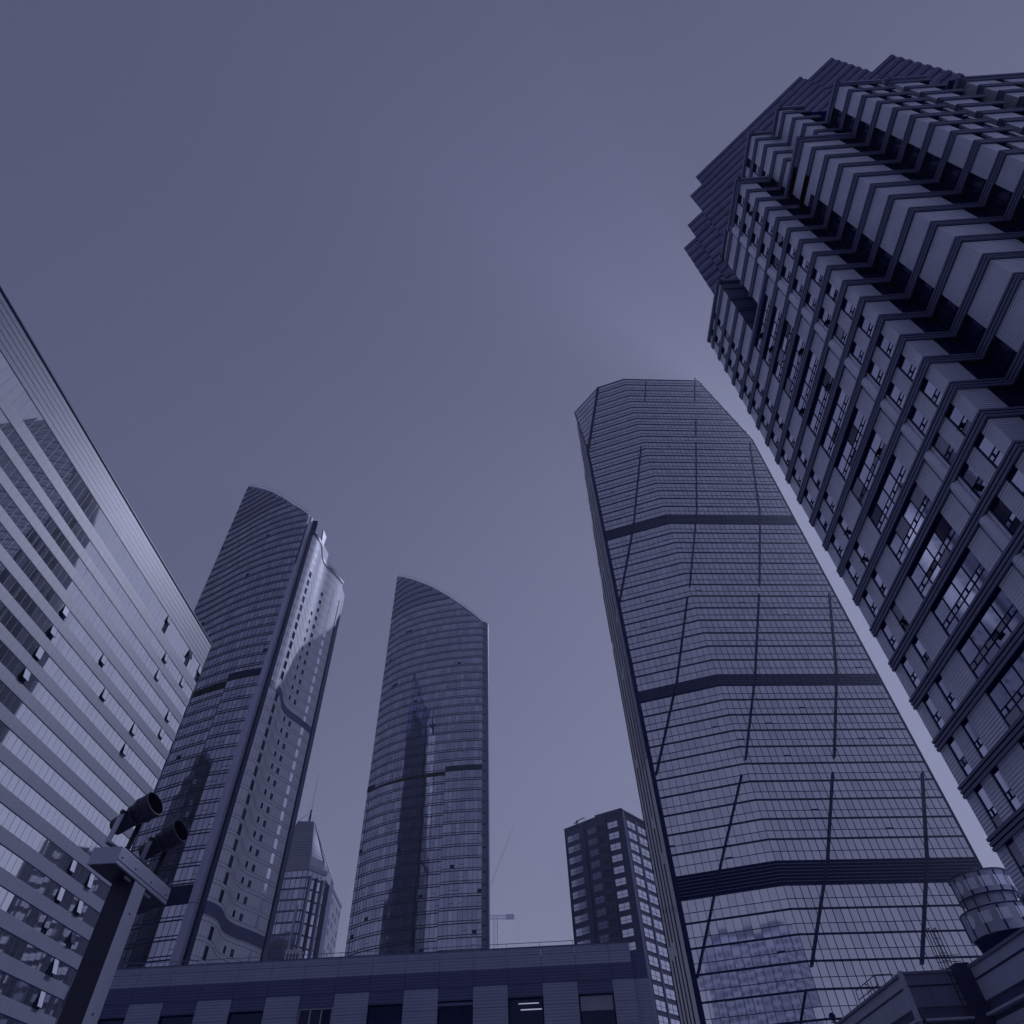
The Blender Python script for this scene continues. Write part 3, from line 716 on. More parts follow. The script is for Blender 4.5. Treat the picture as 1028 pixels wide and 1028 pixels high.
# ------------------------------------------------------------------ stepped tower on the right
def stepped():
    b = thing('stepped_tower', 'near stepped tower of pale panels and triple dark floor bands with a ribbed crown', 'skyscraper', (45, 32, 0))
    PIT, ZR = 3.64, 33.75-0.1
    zk = [ZR+PIT*k for k in range(-9, 20)]
    wins = []; wall = MB(); band = MB(); glass = MB()
    def face(p0, p1, zb, zt, lay, cvx0=False, cvx1=True, capd=0.32):
        """lay: (s0, s1, kind) kinds p panel, g dark glass, w small window, W wide window, o pale pilaster"""
        F = Fr(p0, p1)
        e0 = 0.0; e1 = F.len
        for z in zk:      # z = top of a band
            if z-0.85 >= zt-0.3 or z <= zb: continue
            z0 = max(z-0.85, zb); x1 = e1+(0.19 if cvx1 else -0.19 if cvx1 is None else 0)
            band.box(F, e0, e1, z0, z, -0.42, 0.04, 'void')
            for a, c in ((-0.85, -0.63), (-0.52, -0.30), (-0.20, 0.0)):
                if z+a < zb: continue
                band.box(F, e0, x1, z+a, z+c, 0.04, 0.17 if c < 0 else 0.20, 'rail')
        zs = sorted([z for z in zk if zb < z < zt])
        lo = [zb]+zs
        for z0 in lo:
            z1 = min((z0 if z0 in zs else min([q for q in zk if q > z0], default=zt)-PIT)+PIT-0.85, zt-0.25) if z0 in zs else min([q-0.85 for q in zk if q-0.85 > z0] or [zt])
            z1 = min(z1, zt-0.25)
            if z1-z0 < 0.15: continue
            for s0, s1, kd in lay:
                if kd in 'pd':
                    mk = 'lowd' if kd == 'd' else 'panel' if random.random() < 0.7 else 'panelb'  # 'd' panels: the notch's shade put into a darker colour
                    wall.box(F, s0+0.012, s1-0.012, z0, z1, -0.42, random.uniform(-0.004, 0.004), mk)
                elif kd == 'o':
                    nseg = 8; r = (s1-s0)/2; c_ = (s0+s1)/2
                    for q in range(nseg):
                        a, e = pi*q/nseg, pi*(q+1)/nseg
                        wall.face([F.p(c_-r*cos(a), z0, -0.35+r*sin(a)*0.9), F.p(c_-r*cos(e), z0, -0.35+r*sin(e)*0.9), F.p(c_-r*cos(e), z1, -0.35+r*sin(e)*0.9), F.p(c_-r*cos(a), z1, -0.35+r*sin(a)*0.9)], 'panel')
                elif kd == 'g':
                    glass.quad(F, s0, s1, z0, z1, -0.30, 'dg', 0.004)
                    nn = max(1, int((s1-s0)/0.8))
                    for q in range(1, nn+1): glass.box(F, s0+(s1-s0)*q/nn-0.03, s0+(s1-s0)*q/nn+0.03, z0, z1, -0.32, -0.2, 'mull')
                    glass.box(F, s0, s1, z0+(z1-z0)*0.3, z0+(z1-z0)*0.3+0.06, -0.32, -0.22, 'mull')
                else:
                    g_, fr = MB(), MB(); dd = -0.13
                    h = z1-z0; cols = 1 if kd == 'w' else 4
                    w = (s1-s0)/cols
                    ta, tb = z0+h*0.30, z0+h*0.46
                    for q in range(cols):
                        for a, c in ((z0, ta), (ta, tb), (tb, z1-0.12)):
                            r = random.random(); mk = 'wg0' if r < 0.50 else 'wg1' if r < 0.86 else 'blind' if r < 0.93 else 'wg2'
                            g_.quad(F, s0+q*w, s0+(q+1)*w, a, c, dd, mk, 0.006)
                        if q: fr.box(F, s0+q*w-0.035, s0+q*w+0.035, z0, z1, dd-0.05, dd+0.05, 'mull')
                        # cross bar in the vent row
                        fr.box(F, s0+(q+0.45)*w-0.04, s0+(q+0.45)*w+0.04, ta, tb, dd-0.05, dd+0.07, 'mull')
                        if random.random() < 0.10:
                            fr.hexa([F.p(s0+q*w+0.06, ta+0.03, dd+0.42), F.p(s0+(q+0.45)*w, ta+0.03, dd+0.42), F.p(s0+(q+0.45)*w, ta+0.03, dd+0.37), F.p(s0+q*w+0.06, ta+0.03, dd+0.37),
                                     F.p(s0+q*w+0.06, tb, dd+0.06), F.p(s0+(q+0.45)*w, tb, dd+0.06), F.p(s0+(q+0.45)*w, tb, dd+0.01), F.p(s0+q*w+0.06, tb, dd+0.01)], 'void')
                    for zz in (ta, tb): fr.box(F, s0+(0.12 if cols == 1 else 0), s1, zz-0.035, zz+0.03, dd-0.05, dd+0.04, 'mull')
                    for s in (s0, s1-0.06): fr.box(F, s, s+0.06, z0, z1, dd-0.1, dd+0.05, 'mull')
                    fr.box(F, s0+0.06, s1-0.06, z1-0.14, z1, dd-0.1, dd+0.10, 'void')  # black strip paints the soffit's shadow at the window head
                    mid = F.p((s0+s1)/2, (z0+z1)/2); wins.append((math.sqrt(mid[0]**2+mid[1]**2+mid[2]**2)/(1 if kd == 'w' else 2.2), g_, fr))
        # parapet
        cap = MB()
        cap.box(F, 0, F.len+(0.3 if cvx1 else 0), zt-0.25, zt, -0.45, 0.16, 'rail'); cap.box(F, 0, F.len+(capd if cvx1 else 0), zt, zt+0.55, -0.45, capd, 'cap'); cap.box(F, 0, F.len, zt+0.55, zt+0.75, -0.45, 0.1, 'rail'); cap.build('parapet', b)
    X0, YE, YSUB, YSEAM, YC2 = 31.0, 48.4, 42.72, 31.45, 25.17
    X2, YC3, X3, YC4 = 34.9, 19.1, 40.8, 15.1
    H1, H3, H4, HB = 93.3, 84.9, 91.5, 101.5
    # far wing (walk from the far corner towards the camera)
    lw = [(0, 1.3, 'p'), (1.3, 2.4, 'w'), (2.4, 3.95, 'p'), (3.95, 5.0, 'w'), (5.0, 5.68, 'p')]
    face((X0, YE), (X0, YSUB), 0.1, H1, lw, cvx1=False)
    # wide window field
    l2 = [(0, 2.42, 'p'), (2.42, 9.32, 'W'), (9.32, YSUB-YSEAM, 'p')]
    ZN = 76.45
    face((X0, YSUB), (X0, YSEAM), 0.1, ZN, l2, cvx1=False)
    face((X0, YSUB), (X0, 39.05), ZN, H1, [(0, YSUB-39.05, 'p')])
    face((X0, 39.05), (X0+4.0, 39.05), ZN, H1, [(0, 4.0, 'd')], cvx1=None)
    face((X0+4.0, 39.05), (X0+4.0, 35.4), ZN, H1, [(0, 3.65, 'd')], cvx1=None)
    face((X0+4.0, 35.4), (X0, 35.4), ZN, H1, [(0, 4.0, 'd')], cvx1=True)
    face((X0, 35.4), (X0, YSEAM), ZN, H1, [(0, 1.95, 'p'), (1.95, 3.95, 'p')], cvx1=False)
    # near part with two window columns and the rounded pilaster
    l1 = [(0, 1.25, 'o'), (1.25, 1.48, 'p'), (1.48, 2.7, 'w'), (2.7, 4.05, 'p'), (4.05, 5.17, 'w'), (5.17, 6.28, 'p')]
    face((X0, YSEAM), (X0, YC2), 0.1, H1-1, l1)
    face((X0, YC2), (X2, YC2), 0.1, H1-1, [(0, 2.05, 'p'), (2.05, 3.9, 'g')], cvx1=None)
    face((X2, YC2), (X2, YC3), 0.1, H3, [(0, 1.98, 'g'), (1.98, 6.07, 'p')])
    face((X2, YC3), (X3, YC3), 0.1, H3, [(0, 4.05, 'p'), (4.05, 5.9, 'g')], cvx1=None)
    face((X3, YC3), (X3, YC4), 0.1, H4, [(0, 1.85, 'g'), (1.85, 4.0, 'p')])
    face((X3, YC4), (45.6, YC4), 0.1, H4, [(0, 1.3, 'p'), (1.3, 2.2, 'g'), (2.2, 3.5, 'p'), (3.5, 4.5, 'w'), (4.5, 4.8, 'p')])
    face((45.6, 16.4), (47.3, 16.4), 0.1, H4, [(0, 1.0, 'p'), (1.0, 1.7, 'g')], cvx1=None)
    face((47.3, 16.4), (47.3, 15.2), 0.1, 92.6, [(0, 1.2, 'p')])
    face((47.3, 15.2), (51.5, 15.2), 0.1, 92.6, [(0, 2.9, 'p'), (2.9, 4.2, 'g')])
    face((51.5, 17.6), (53.6, 17.6), 0.1, H4, [(0, 1.2, 'p'), (1.2, 2.1, 'g')], cvx1=None)
    face((53.6, 17.6), (53.6, 14.9), 0.1, 88.4, [(0, 2.7, 'p')])
    face((53.6, 14.9), (66, 14.9), 0.1, 88.4, [(0, 3.2, 'p'), (3.2, 4.2, 'g'), (4.2, 7.0, 'p'), (7, 8, 'g'), (8, 12.4, 'p')])
    # upper storeys behind
    face((X2, 31.0), (X2, 21.9), H3-6, HB, [(0, 3, 'p'), (3, 4.1, 'w'), (4.1, 5.3, 'p'), (5.3, 6.4, 'w'), (6.4, 9.1, 'p')])
    face((X2, 21.9), (37.9, 21.9), H3-0.3, HB, [(0, 3.0, 'p')], cvx1=None)
    face((37.9, 21.9), (37.9, 19.0), H3-0.3, HB-0.6, [(0, 2.9, 'p')])
    face((37.9, 19.0), (41.3, 19.0), H3-0.3, HB-0.6, [(0, 1.8, 'p'), (1.8, 3.4, 'g')], cvx1=None)
    wall.build('wall_panel', b); band.build('floor_band', b); glass.build('corner_glass', b)
    windows(wins, b)
    core = MB()
    e = 0.4
    def cr(x0, x1, y0, y1, z0, z1): core.abox(x0+e, x1, y0+e, y1, z0, z1-0.3, 'void')
    cr(X0, 66, YC2, YE-0.5, 0.05, ZN-0.1); cr(X0, 66, YC2, 35.0, ZN, H1-1); cr(X0, 66, 39.05, YE-0.5, ZN, H1); cr(X0+4, 66, 35.1, 39.1, ZN, H1)
    cr(X2, 66, YC3, YC2+1, 0.05, H3); cr(X3, 66, YC4+2.7, YC3+1, 0.05, H4-1); core.abox(X3+e, 45.6-0.02, YC4+e, YC4+2.5, 0.05, H4-0.3, 'void')
    core.abox(47.3+e, 51.48, 15.2+e, 18, 0.05, 93.4, 'void'); core.abox(53.6+e, 66, 14.9+e, 18, 0.05, 91.4, 'void')
    cr(X2, 60, 21.9, 31, H3-6, HB); cr(37.9, 60, 19.0, 22, H3, HB-0.6)
    # north wall of the far end
    FN = Fr((66, YE), (X0, YE)); core.box(FN, 0, FN.len-0.05, 0.05, H1, -0.45, 0.0, 'panelb')
    core.build('core_wall', b)
    # crown: ribbed screen set diagonally, with stepped top
    n = 54.0; ux, uy = sin(R(133)), cos(R(133)); o_ = (sin(R(43))*n, cos(R(43))*n)
    s_ = lambda az: n*tan(R(az-43))
    F = Fr(o_, (o_[0]+ux, o_[1]+uy))
    cw = MB(); rb = MB()
    for a0, a1, h in ((36.8, 39.63, 2.19), (39.63, 43.2, 2.31), (43.2, 46.25, 2.488), (46.25, 68.95, 2.585), (68.95, 72.7, 2.513), (72.7, 75.05, 2.213)):
        s0, s1, zt = s_(a0), s_(a1), h*n+1.6
        cw.box(F, s0, s1, 78, zt, -16, -0.2, 'crownB')
        z = zt
        while z > 79:
            z0 = z-2.7; s = s0
            while s < s1-0.05:
                e_ = min(s1, s+2.6)
                for za, zb in ((z0+0.02, z0+0.72), (z0+0.76, z-1.2)):
                    r = random.random()
                    cw.quad(F, s+0.03, e_-0.03, za, zb, -0.05, 'crownA' if r < 0.66 else 'crownB' if r < 0.96 else 'crownC' if r < 0.985 else 'void')
                s = e_
            cw.box(F, s0, s1, z-1.2, z-0.001, -0.3, -0.12, 'void')
            for d0 in (0.0, 0.42, 0.84):
                rb.box(F, s0, s1, z-d0-0.24, z-d0, -0.2, 0.16, 'crownA')
            z = z0
    cr_ = cw.build('crown', b); rb.build('louvre', cr_)
stepped()

# ------------------------------------------------------------------ low building in front
def low_building():
    Y = 60.0; X0, X1 = -38.0, 6.46; zt = 17.1; mod = 2.67
    b = thing('low_building', 'low dark building of ribbed panels and square windows across the picture foot', 'building', (-18, Y, 0))
    F = Fr((X0, Y), (X1, Y))
    mb = MB(); mb.abox(X0, X1-0.1, Y+0.5, Y+20, 0.02, zt-0.5, 'lowd'); mb.build('core_wall', b)
    xs = [-0.0093*60-0.0+mod*k for k in range(-18, 4)]
    xs = [x for x in xs if X0 <= x <= X1]
    edges = [X0]+xs+[X1]
    p = MB(); jt = MB()
    def row(z0, z1, k, alt=None):
        for a, c in zip(edges, edges[1:]):
            p.box(F, a-X0+0.012, c-X0-0.012, z0+0.01, z1-0.01, -0.4, random.uniform(-0.004, 0.006), k)
    row(16.62, 17.1, 'lowl'); row(15.78, 16.62, 'lowl'); row(14.72, 15.78, 'lowd')
    wins = []
    jt.box(F, 0, X1-X0, 0.1, 16.6, -0.42, -0.3, 'joint')
    for j, (a, c) in enumerate(zip(edges, edges[1:])):
        i = round((a+0.558)/mod)   # odd/even module
        win = (i % 2 == 1) if a != X0 else True     # -0.56..2.1 is a panel (i = 0)
        for fl in range(4):
            zc = 14.72-3.9*fl; 
            if not win:
                p.box(F, a-X0+0.012, c-X0-0.012, max(0.05, zc-1.35), zc-0.01, -0.4, 0.0, 'lowl'); p.box(F, a-X0+0.012, c-X0-0.012, max(0.05, zc-2.65), zc-1.37, -0.4, 0.0, 'lowl')
                p.box(F, a-X0+0.012, c-X0-0.012, max(0.05, zc-3.88), zc-2.67, -0.4, 0.0, 'lowl')
            else:
                p.box(F, a-X0+0.012, c-X0-0.012, zc-0.8, zc-0.01, -0.4, -0.02, 'lowd')
                z1, z0 = zc-0.8, max(0.1, zc-3.5)
                p.box(F, a-X0+0.012, c-X0-0.012, max(0.05, zc-3.9), z0, -0.4, -0.02, 'lowd')
                g_, fr = MB(), MB(); s0, s1 = a-X0+0.03, c-X0-0.03
                wf = (a < -16 and a > -21)
                if i == 1: # blind half down
                    g_.quad(F, s0, s1, z1-1.0, z1, -0.24, 'blind'); g_.quad(F, s0, s1, z0, z1-1.0, -0.25, 'dg')
                elif i == -1 and fl == 0: # clear glass showing lit tubes
                    g_.quad(F, s0, s1, z0, z1, -0.25, 'dg')
                else: g_.quad(F, s0, s1, z0, z1, -0.25, 'dg')
                fk = 'wframe' if wf else 'mull'
                for s in ((s0, s0+(s1-s0)*0.33, s0+(s1-s0)*0.66, s1-0.08) if wf else (s0, s1-0.06)): fr.box(F, s, s+0.07, z0, z1, -0.3, -0.12, fk)
                fr.box(F, s0+0.08, s1-0.08, z1-0.09, z1, -0.3, -0.12, fk)
                if i == -3: fr.box(F, s0, s1, z1-0.30, z1-0.12, -0.3, -0.10, 'rail')
                wins.append((fl*100+abs(a), g_, fr))
                if i == -1 and fl == 0:
                    tb = MB()
                    tb.box(F, s0+0.75, s1-0.32, z1-0.40, z1-0.34, -0.24, -0.21, 'tube'); tb.box(F, s0+0.9, s1-0.12, z1-0.78, z1-0.71, -0.24, -0.21, 'tube')
                    TUBE = tb
    p.build('ribbed_panel', b); jt.build('panel_joint', b); windows(wins, b)
    TUBE.build('tube_lamp', b)
    # lower block on the right end
    e = MB(); e.abox(X1-0.1, 7.62, Y+0.55, Y+16, 0.02, 16.6, 'lowd'); e.abox(X1, 7.62, Y+0.5, Y+0.55, 0.05, 14.8, 'lowl'); e.build('end_block', b)
    # roof rail
    r = MB(); x = X0
    r.bar((X0, Y+0.35, zt+0.42), (X1-0.3, Y+0.35, zt+0.42), 0.025, 'cap', 5)
    while x < X1: r.bar((x, Y+0.35, zt-0.05), (x, Y+0.35, zt+0.42), 0.02, 'cap', 4); x += 2.67
    r.build('guard_rail', b)
    c = MB(); c.box(F, 0, X1-X0, zt, zt+0.06, -0.6, 0.04, 'rail'); c.build('coping', b)
    # small things on the roof
    d = MB(); ox, oy = -22.1, Y+0.9
    d.lathe((ox, oy, zt+0.7), (0.25, -1, 0.25), [(0, 0.04), (0.04, 0.2), (0.11, 0.34), (0.14, 0.38), (0.12, 0.34), (0.07, 0.2), (0.05, 0.04)], 'rail', 20)
    d.bar((ox, oy+0.1, zt), (ox, oy+0.05, zt+0.9), 0.04, 'mull', 6)
    tag(d.build('satellite_dish', loc=(ox, oy, zt)), 'small grey satellite dish on the low building roof', 'dish')
    x = MB(); x.abox(-21.4, -20.2, Y+0.8, Y+1.6, zt, zt+0.85, 'white'); x.abox(-21.45, -20.15, Y+0.75, Y+1.65, zt+0.85, zt+0.93, 'white')
    for q in range(4): x.abox(-21.25+q*0.27, -21.1+q*0.27, Y+0.785, Y+0.8, zt+0.2, zt+0.7, 'rail')
    tag(x.build('air_conditioner', loc=(-20.8, Y+1.2, zt)), 'small white louvred box on the low building roof beside the dish', 'air conditioner')
low_building()

# ------------------------------------------------------------------ annex at lower right
def annex():
    b = thing('stepped_annex', 'low panelled annex with stepped corner and pale ledges at lower right corner', 'building', (27, 52, 0))
    zt = 12.0
    A = [((22.2, 75), (22.2, 50.1)), ((22.2, 50.1), (26.1, 50.1)), ((26.1, 50.1), (26.1, 26))]
    core = MB(); core.abox(22.6, 31, 50.5, 75, 0.02, zt-0.3, 'annexd'); core.abox(26.5, 30.4, 26, 50.5, 0.02, zt-0.3, 'annexd'); core.build('core_wall', b)
    pn = MB(); ld = MB(); wins = []
    for fi, (p, q) in enumerate(A):
        F = Fr(p, q); w = 1.55; n = max(1, round(F.len/w)); w = F.len/n
        ex = 0.25 if fi != 1 else -0.25
        for i in range(n):
            s0, s1 = i*w+0.01, (i+1)*w-0.01
            for za, zb, k in ((11.42, 12.0, 'annex'), (10.35, 11.40, 'annex'), (8.9, 9.35, 'annex'), (7.9, 8.88, 'annex'), (5.5, 7.9, 'annexd'), (3.4, 5.48, 'annex'), (0.1, 3.38, 'annexd')):
                if fi == 1: k = {'annex': 'annexd', 'annexd': 'apt'}[k]  # wall facing the viewer: its shade put into darker panel colours
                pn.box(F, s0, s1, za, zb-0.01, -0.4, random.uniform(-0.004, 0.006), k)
        pn.box(F, 0, F.len, 9.35, 10.35, -0.4, -0.18, 'apt')
        ld.box(F, 0, F.len+(0.35 if fi != 1 else -0.35), 9.62, 9.74, -0.2, 0.35, 'fin'); ld.box(F, 0, F.len+(0.1 if fi != 1 else 0), zt, zt+0.14, -0.5, 0.14, 'rail')
        ld.box(F, 0, F.len+(0.12 if fi != 1 else 0), 11.36, 11.44, -0.1, 0.06, 'mull')
        if fi == 2:
            for s in (10.2, 15.2, 20.0):
                g_, fr = MB(), MB(); g_.box(F, s, s+2.3, 3.5, 9.3, -0.3, 0.05, 'dg')
                for a in (s, s+0.75, s+1.5, s+2.22): fr.box(F, a, a+0.08, 3.5, 9.3, 0.05, 0.13, 'mull')
                for z in (5.4, 7.4): fr.box(F, s, s+2.3, z, z+0.09, 0.05, 0.12, 'mull')
                wins.append((s, g_, fr))
    pn.build('wall_panel', b); ld.build('ledge', b); windows(wins, b)
    tr = MB(); F = Fr(*A[0]); tr.box(F, F.len-0.25, F.len+0.12, 0.1, zt+0.2, -0.05, 0.16, 'fin'); tr.build('corner_trim', b)
    dk = MB(); dk.abox(25.3, 26.15, 49.2, 50.0, 0.05, 12.3, 'mull'); dk.build('downpipe_duct', b)
    l = MB()
    for x in (25.0, 25.45): l.bar((x, 49.9, 8), (x, 49.9, 14.4), 0.035, 'mull', 5); l.bar((x+0.0, 50.3, 12), (x, 50.3, 14.4), 0.03, 'mull', 5); l.bar((x, 49.9, 14.4), (x, 50.3, 14.4), 0.03, 'mull', 5)
    for k in range(16): l.bar((25.0, 49.9, 8.2+k*0.4), (25.45, 49.9, 8.2+k*0.4), 0.022, 'mull', 4)
    for k in range(3): l.bar((24.7, 50.05, 12.2+k*0.35), (26.2, 50.05, 12.2+k*0.35), 0.025, 'mull', 4)
    tag(l.build('access_ladder', loc=(25.2, 50, 8)), 'thin dark steel ladder rising past the annex roof edge', 'ladder')
    r = MB()
    for k in range(5): r.bar((22.6, 55.2+k*1.1, zt), (22.6, 55.2+k*1.1, zt+1.15), 0.03, 'mull', 5)
    for z in (0.6, 1.15): r.bar((22.6, 55.2, zt+z), (22.6, 59.6, zt+z), 0.03, 'mull', 5)
    r.bar((22.6, 55.2, zt), (22.6, 57.4, zt+1.15), 0.025, 'mull', 4); r.bar((23.8, 55.2, zt), (23.8, 55.2, zt+1.15), 0.03, 'mull', 4); r.bar((22.6, 55.2, zt+1.15), (23.8, 55.2, zt+1.15), 0.03, 'mull', 4)
    r.abox(22.9, 23.5, 56.0, 57.2, zt, zt+0.45, 'mull')
    tag(r.build('roof_railing', loc=(22.6, 57, zt)), 'thin dark pipe railing on the annex roof edge', 'railing')
    s = MB(); x, y, z = 21.6, 62.0, 0.0
    x, y = 22.5, 66.0
    s.bar((x, y, zt), (x, y, zt+0.75), 0.05, 'mull', 6); s.lathe((x, y, zt+0.7), (-0.4, -1, 0.2), [(0, 0.1), (0.05, 0.22), (0.4, 0.26), (0.45, 0.24)], 'mull', 14)
    s.bar((x-0.25, y, zt+0.45), (x+0.25, y, zt+0.45), 0.04, 'mull', 5); s.abox(x-0.25, x+0.25, y-0.2, y+0.2, zt, zt+0.12, 'mull')
    tag(s.build('roof_spotlight', loc=(x, y, zt)), 'small dark spotlight on a stub at the annex roof far end', 'spotlight')
annex()

# ------------------------------------------------------------------ round vent drum
def vent_drum():
    cx, cy, z0 = 31.4, 52.6, 12.0
    b = thing('vent_drum', 'round two tier panelled drum with pale square plates on the annex roof', 'drum', (cx, cy, z0))
    c = MB(); rl, ru = 2.25, 1.85
    c.lathe((cx, cy, z0), (0, 0, 1), [(0.0, 1.5), (1.25, 1.5), (1.27, 1.75), (1.5, 1.78), (1.52, 1.4)], 'apt', 40)
    c.build('base_ring', b, smooth=False)
    k = MB(); k.lathe((cx, cy, z0), (0, 0, 1), [(1.45, 1.6), (1.52, 1.95), (2.2, 2.1), (2.3, 2.15)], 'void', 40); k.build('dark_recess', b)
    t = MB(); t.lathe((cx, cy, z0), (0, 0, 1), [(2.3, rl), (3.75, rl), (3.77, rl+0.05), (3.85, rl+0.05), (3.87, rl-0.05), (4.05, ru-0.15)], 'drum', 48); t.build('lower_tier', b)
    n = MB(); n.lathe((cx, cy, z0), (0, 0, 1), [(4.0, ru-0.2), (4.55, ru-0.2)], 'drum', 48)
    for a in range(0, 360, 30):
        x, y = cx+cos(R(a))*(ru-0.05), cy+sin(R(a))*(ru-0.05); n.bar((x, y, z0+4.05), (x, y, z0+4.6), 0.045, 'mull', 5)
    n.build('neck', b)
    u = MB(); u.lathe((cx, cy, z0), (0, 0, 1), [(4.55, ru-0.1), (4.57, ru+0.06), (4.65, ru+0.06), (4.67, ru), (5.95, ru), (5.97, ru+0.12), (6.06, ru+0.12), (6.08, ru-0.2)], 'drum', 48); u.build('upper_tier', b)
    s = MB()
    for a in range(6, 360, 30):
        ca, sa = cos(R(a)), sin(R(a))
        for r_, za, zb in ((rl, 2.31, 3.76), (ru, 4.66, 5.96)): s.bar((cx+ca*(r_+0.01), cy+sa*(r_+0.01), z0+za), (cx+ca*(r_+0.01), cy+sa*(r_+0.01), z0+zb), 0.06, 'mull', 4)
    for r_, z in ((rl+0.03, 3.81), (ru+0.06, 4.61), (ru+0.10, 6.02)):
        pr_ = None
        for a in range(0, 361, 10):
            q = (cx+cos(R(a))*r_, cy+sin(R(a))*r_, z0+z)
            if pr_: s.bar(pr_, q, 0.055, 'mull', 5)
            pr_ = q
    s.build('seam_ring', b)
    for r_, z, da in ((rl, 3.2, 0), (ru, 5.3, 0)):
        for i, a in enumerate((186, 216, 246, 276, 306)):
            m = MB(); ca, sa = cos(R(a+5)), sin(R(a+5)); P = Vector((cx+ca*(r_-0.02), cy+sa*(r_-0.02), z0+z))
            if i == 0:
                tx, ty = -sa, ca; m_ = 20; ring = [(P.x+ca*0.05+tx*0.34*cos(2*pi*q/m_), P.y+sa*0.05+ty*0.34*cos(2*pi*q/m_), P.z+0.42*sin(2*pi*q/m_)) for q in range(m_)]
                m.face(ring, 'drumw')
                bk = [(x-ca*0.06, y-sa*0.06, zz) for x, y, zz in ring]
                for q in range(m_): m.face([ring[q], bk[q], bk[(q+1) % m_], ring[(q+1) % m_]], 'drumw')
            else:
                F = Fr((P.x+sa*0.36, P.y-ca*0.36), (P.x-sa*0.36, P.y+ca*0.36)); m.box(F, 0, F.len, P.z-0.33, P.z+0.33, -0.06, 0.06, 'drumw')
            m.build('plate', b)
vent_drum()

# ------------------------------------------------------------------ floodlight mast
def flood_mast():
    b = thing('floodlight_mast', 'square steel lamp mast with slab head and two black floodlights, lower left', 'lamp post', (-6.87, 11.38, 0.14))
    F = Fr((-7.06, 11.19), (-6.68, 11.19))
    p = MB(); p.abox(-7.06, -6.68, 11.19, 11.57, 0.32, 5.72, 'pole'); p.abox(-7.2, -6.54, 11.05, 11.71, 0.14, 0.32, 'poled')
    p.build('pole', b)
    dk = MB(); dk.abox(-7.055, -6.685, 11.186, 11.19, 0.32, 5.72, 'poled'); dk.build('shaded_front', b)  # thin dark sheet paints the shade on the pole's front
    h = MB(); h.abox(-7.16, -6.69+0.0, 10.50, 12.42, 5.745, 6.0, 'pole'); o = h.build('head_slab', b)
    bv = o.modifiers.new('edge', 'BEVEL'); bv.width = 0.008; bv.segments = 2; bv.limit_method = 'ANGLE'
    u = MB(); u.abox(-7.13, -6.72, 10.53, 12.39, 5.735, 5.742, 'poled'); u.abox(-6.78, -6.755, 11.0, 11.95, 5.70, 5.735, 'pole'); u.build('shaded_underside', b)  # dark sheet puts the shade under the slab into the colour
    def flood(y):
        x, z = -6.93, 6.0
        ax = Vector((0.86, -0.20, 0.42)).normalized(); c = Vector((x+0.05, y, z+0.60))
        bd = MB()
        bd.lathe(c-ax*0.36, ax, [(0, 0.06), (0.015, 0.125), (0.04, 0.14), (0.34, 0.15), (0.35, 0.175), (0.40, 0.175), (0.41, 0.16), (0.47, 0.19), (0.50, 0.20)], 'poled', 36)
        f = bd.build('floodlight', b)
        hd = MB(); hd.lathe(c+ax*0.141, ax, [(0, 0.202), (0.02, 0.215), (0.06, 0.215), (0.065, 0.205), (0.24, 0.21), (0.245, 0.197), (0.08, 0.19), (0.02, 0.185)], 'poled', 36); hd.build('hood', f)
        ln = MB(); ln.lathe(c+ax*0.165, ax, [(0, 0.183), (0.02, 0.17), (0.04, 0.10), (0.048, 0.02)], 'lens', 36); ln.build('lens', f, smooth=True)
        sd2 = ax.cross(Vector((0, 0, 1))).normalized()
        yk = MB(); r_ = 0.215; base = Vector((x-0.03, y, z+0.09))
        for s in (-1, 1):
            top = c-ax*0.04+sd2*s*r_; bot = base+sd2*s*r_
            w = Vector((0.035, 0.012, 0)); t_ = sd2*s*0.014
            yk.hexa([tuple(bot-w), tuple(bot+w), tuple(bot+w+t_), tuple(bot-w+t_), tuple(top-w), tuple(top+w), tuple(top+w+t_), tuple(top-w+t_)], 'pole' if s > 0 else 'poled')
            yk.lathe(top-sd2*s*0.06, sd2*s, [(0, 0.035), (0.10, 0.035)], 'poled', 12)
        yk.bar(base-sd2*(r_+0.01), base+sd2*(r_+0.01), 0.03, 'poled', 6); yk.lathe((base.x, base.y, z), (0, 0, 1), [(0, 0.09), (0.04, 0.09), (0.05, 0.05), (0.1, 0.05)], 'poled', 16)
        yk.build('yoke', f)
    flood(10.78); flood(11.88)
    cj = MB(); cj.bar((-6.72, 10.62, 6.015), (-6.72, 11.5, 6.03), 0.022, 'poled', 6); cj.abox(-6.95, -6.75, 11.25, 11.55, 6.0, 6.09, 'poled'); cj.build('cable_box', b)
    bt = MB()
    for y in (10.62, 11.1, 11.7, 12.3):
        bt.lathe((-6.692, y, 5.87), (1, 0, 0), [(0, 0.018), (0.012, 0.018), (0.016, 0.01)], 'rail', 8)
    for z in (1.2, 2.6, 4.0, 5.3):
        bt.lathe((-6.682, 11.38, z), (1, 0, 0), [(0, 0.02), (0.012, 0.02), (0.016, 0.01)], 'rail', 8)
    bt.abox(-6.681, -6.676, 11.19, 11.57, 3.3, 3.312, 'mull'); bt.abox(-6.689, -6.685, 10.5, 12.42, 5.80, 5.808, 'mull'); bt.build('bolt_strip', b)
flood_mast()

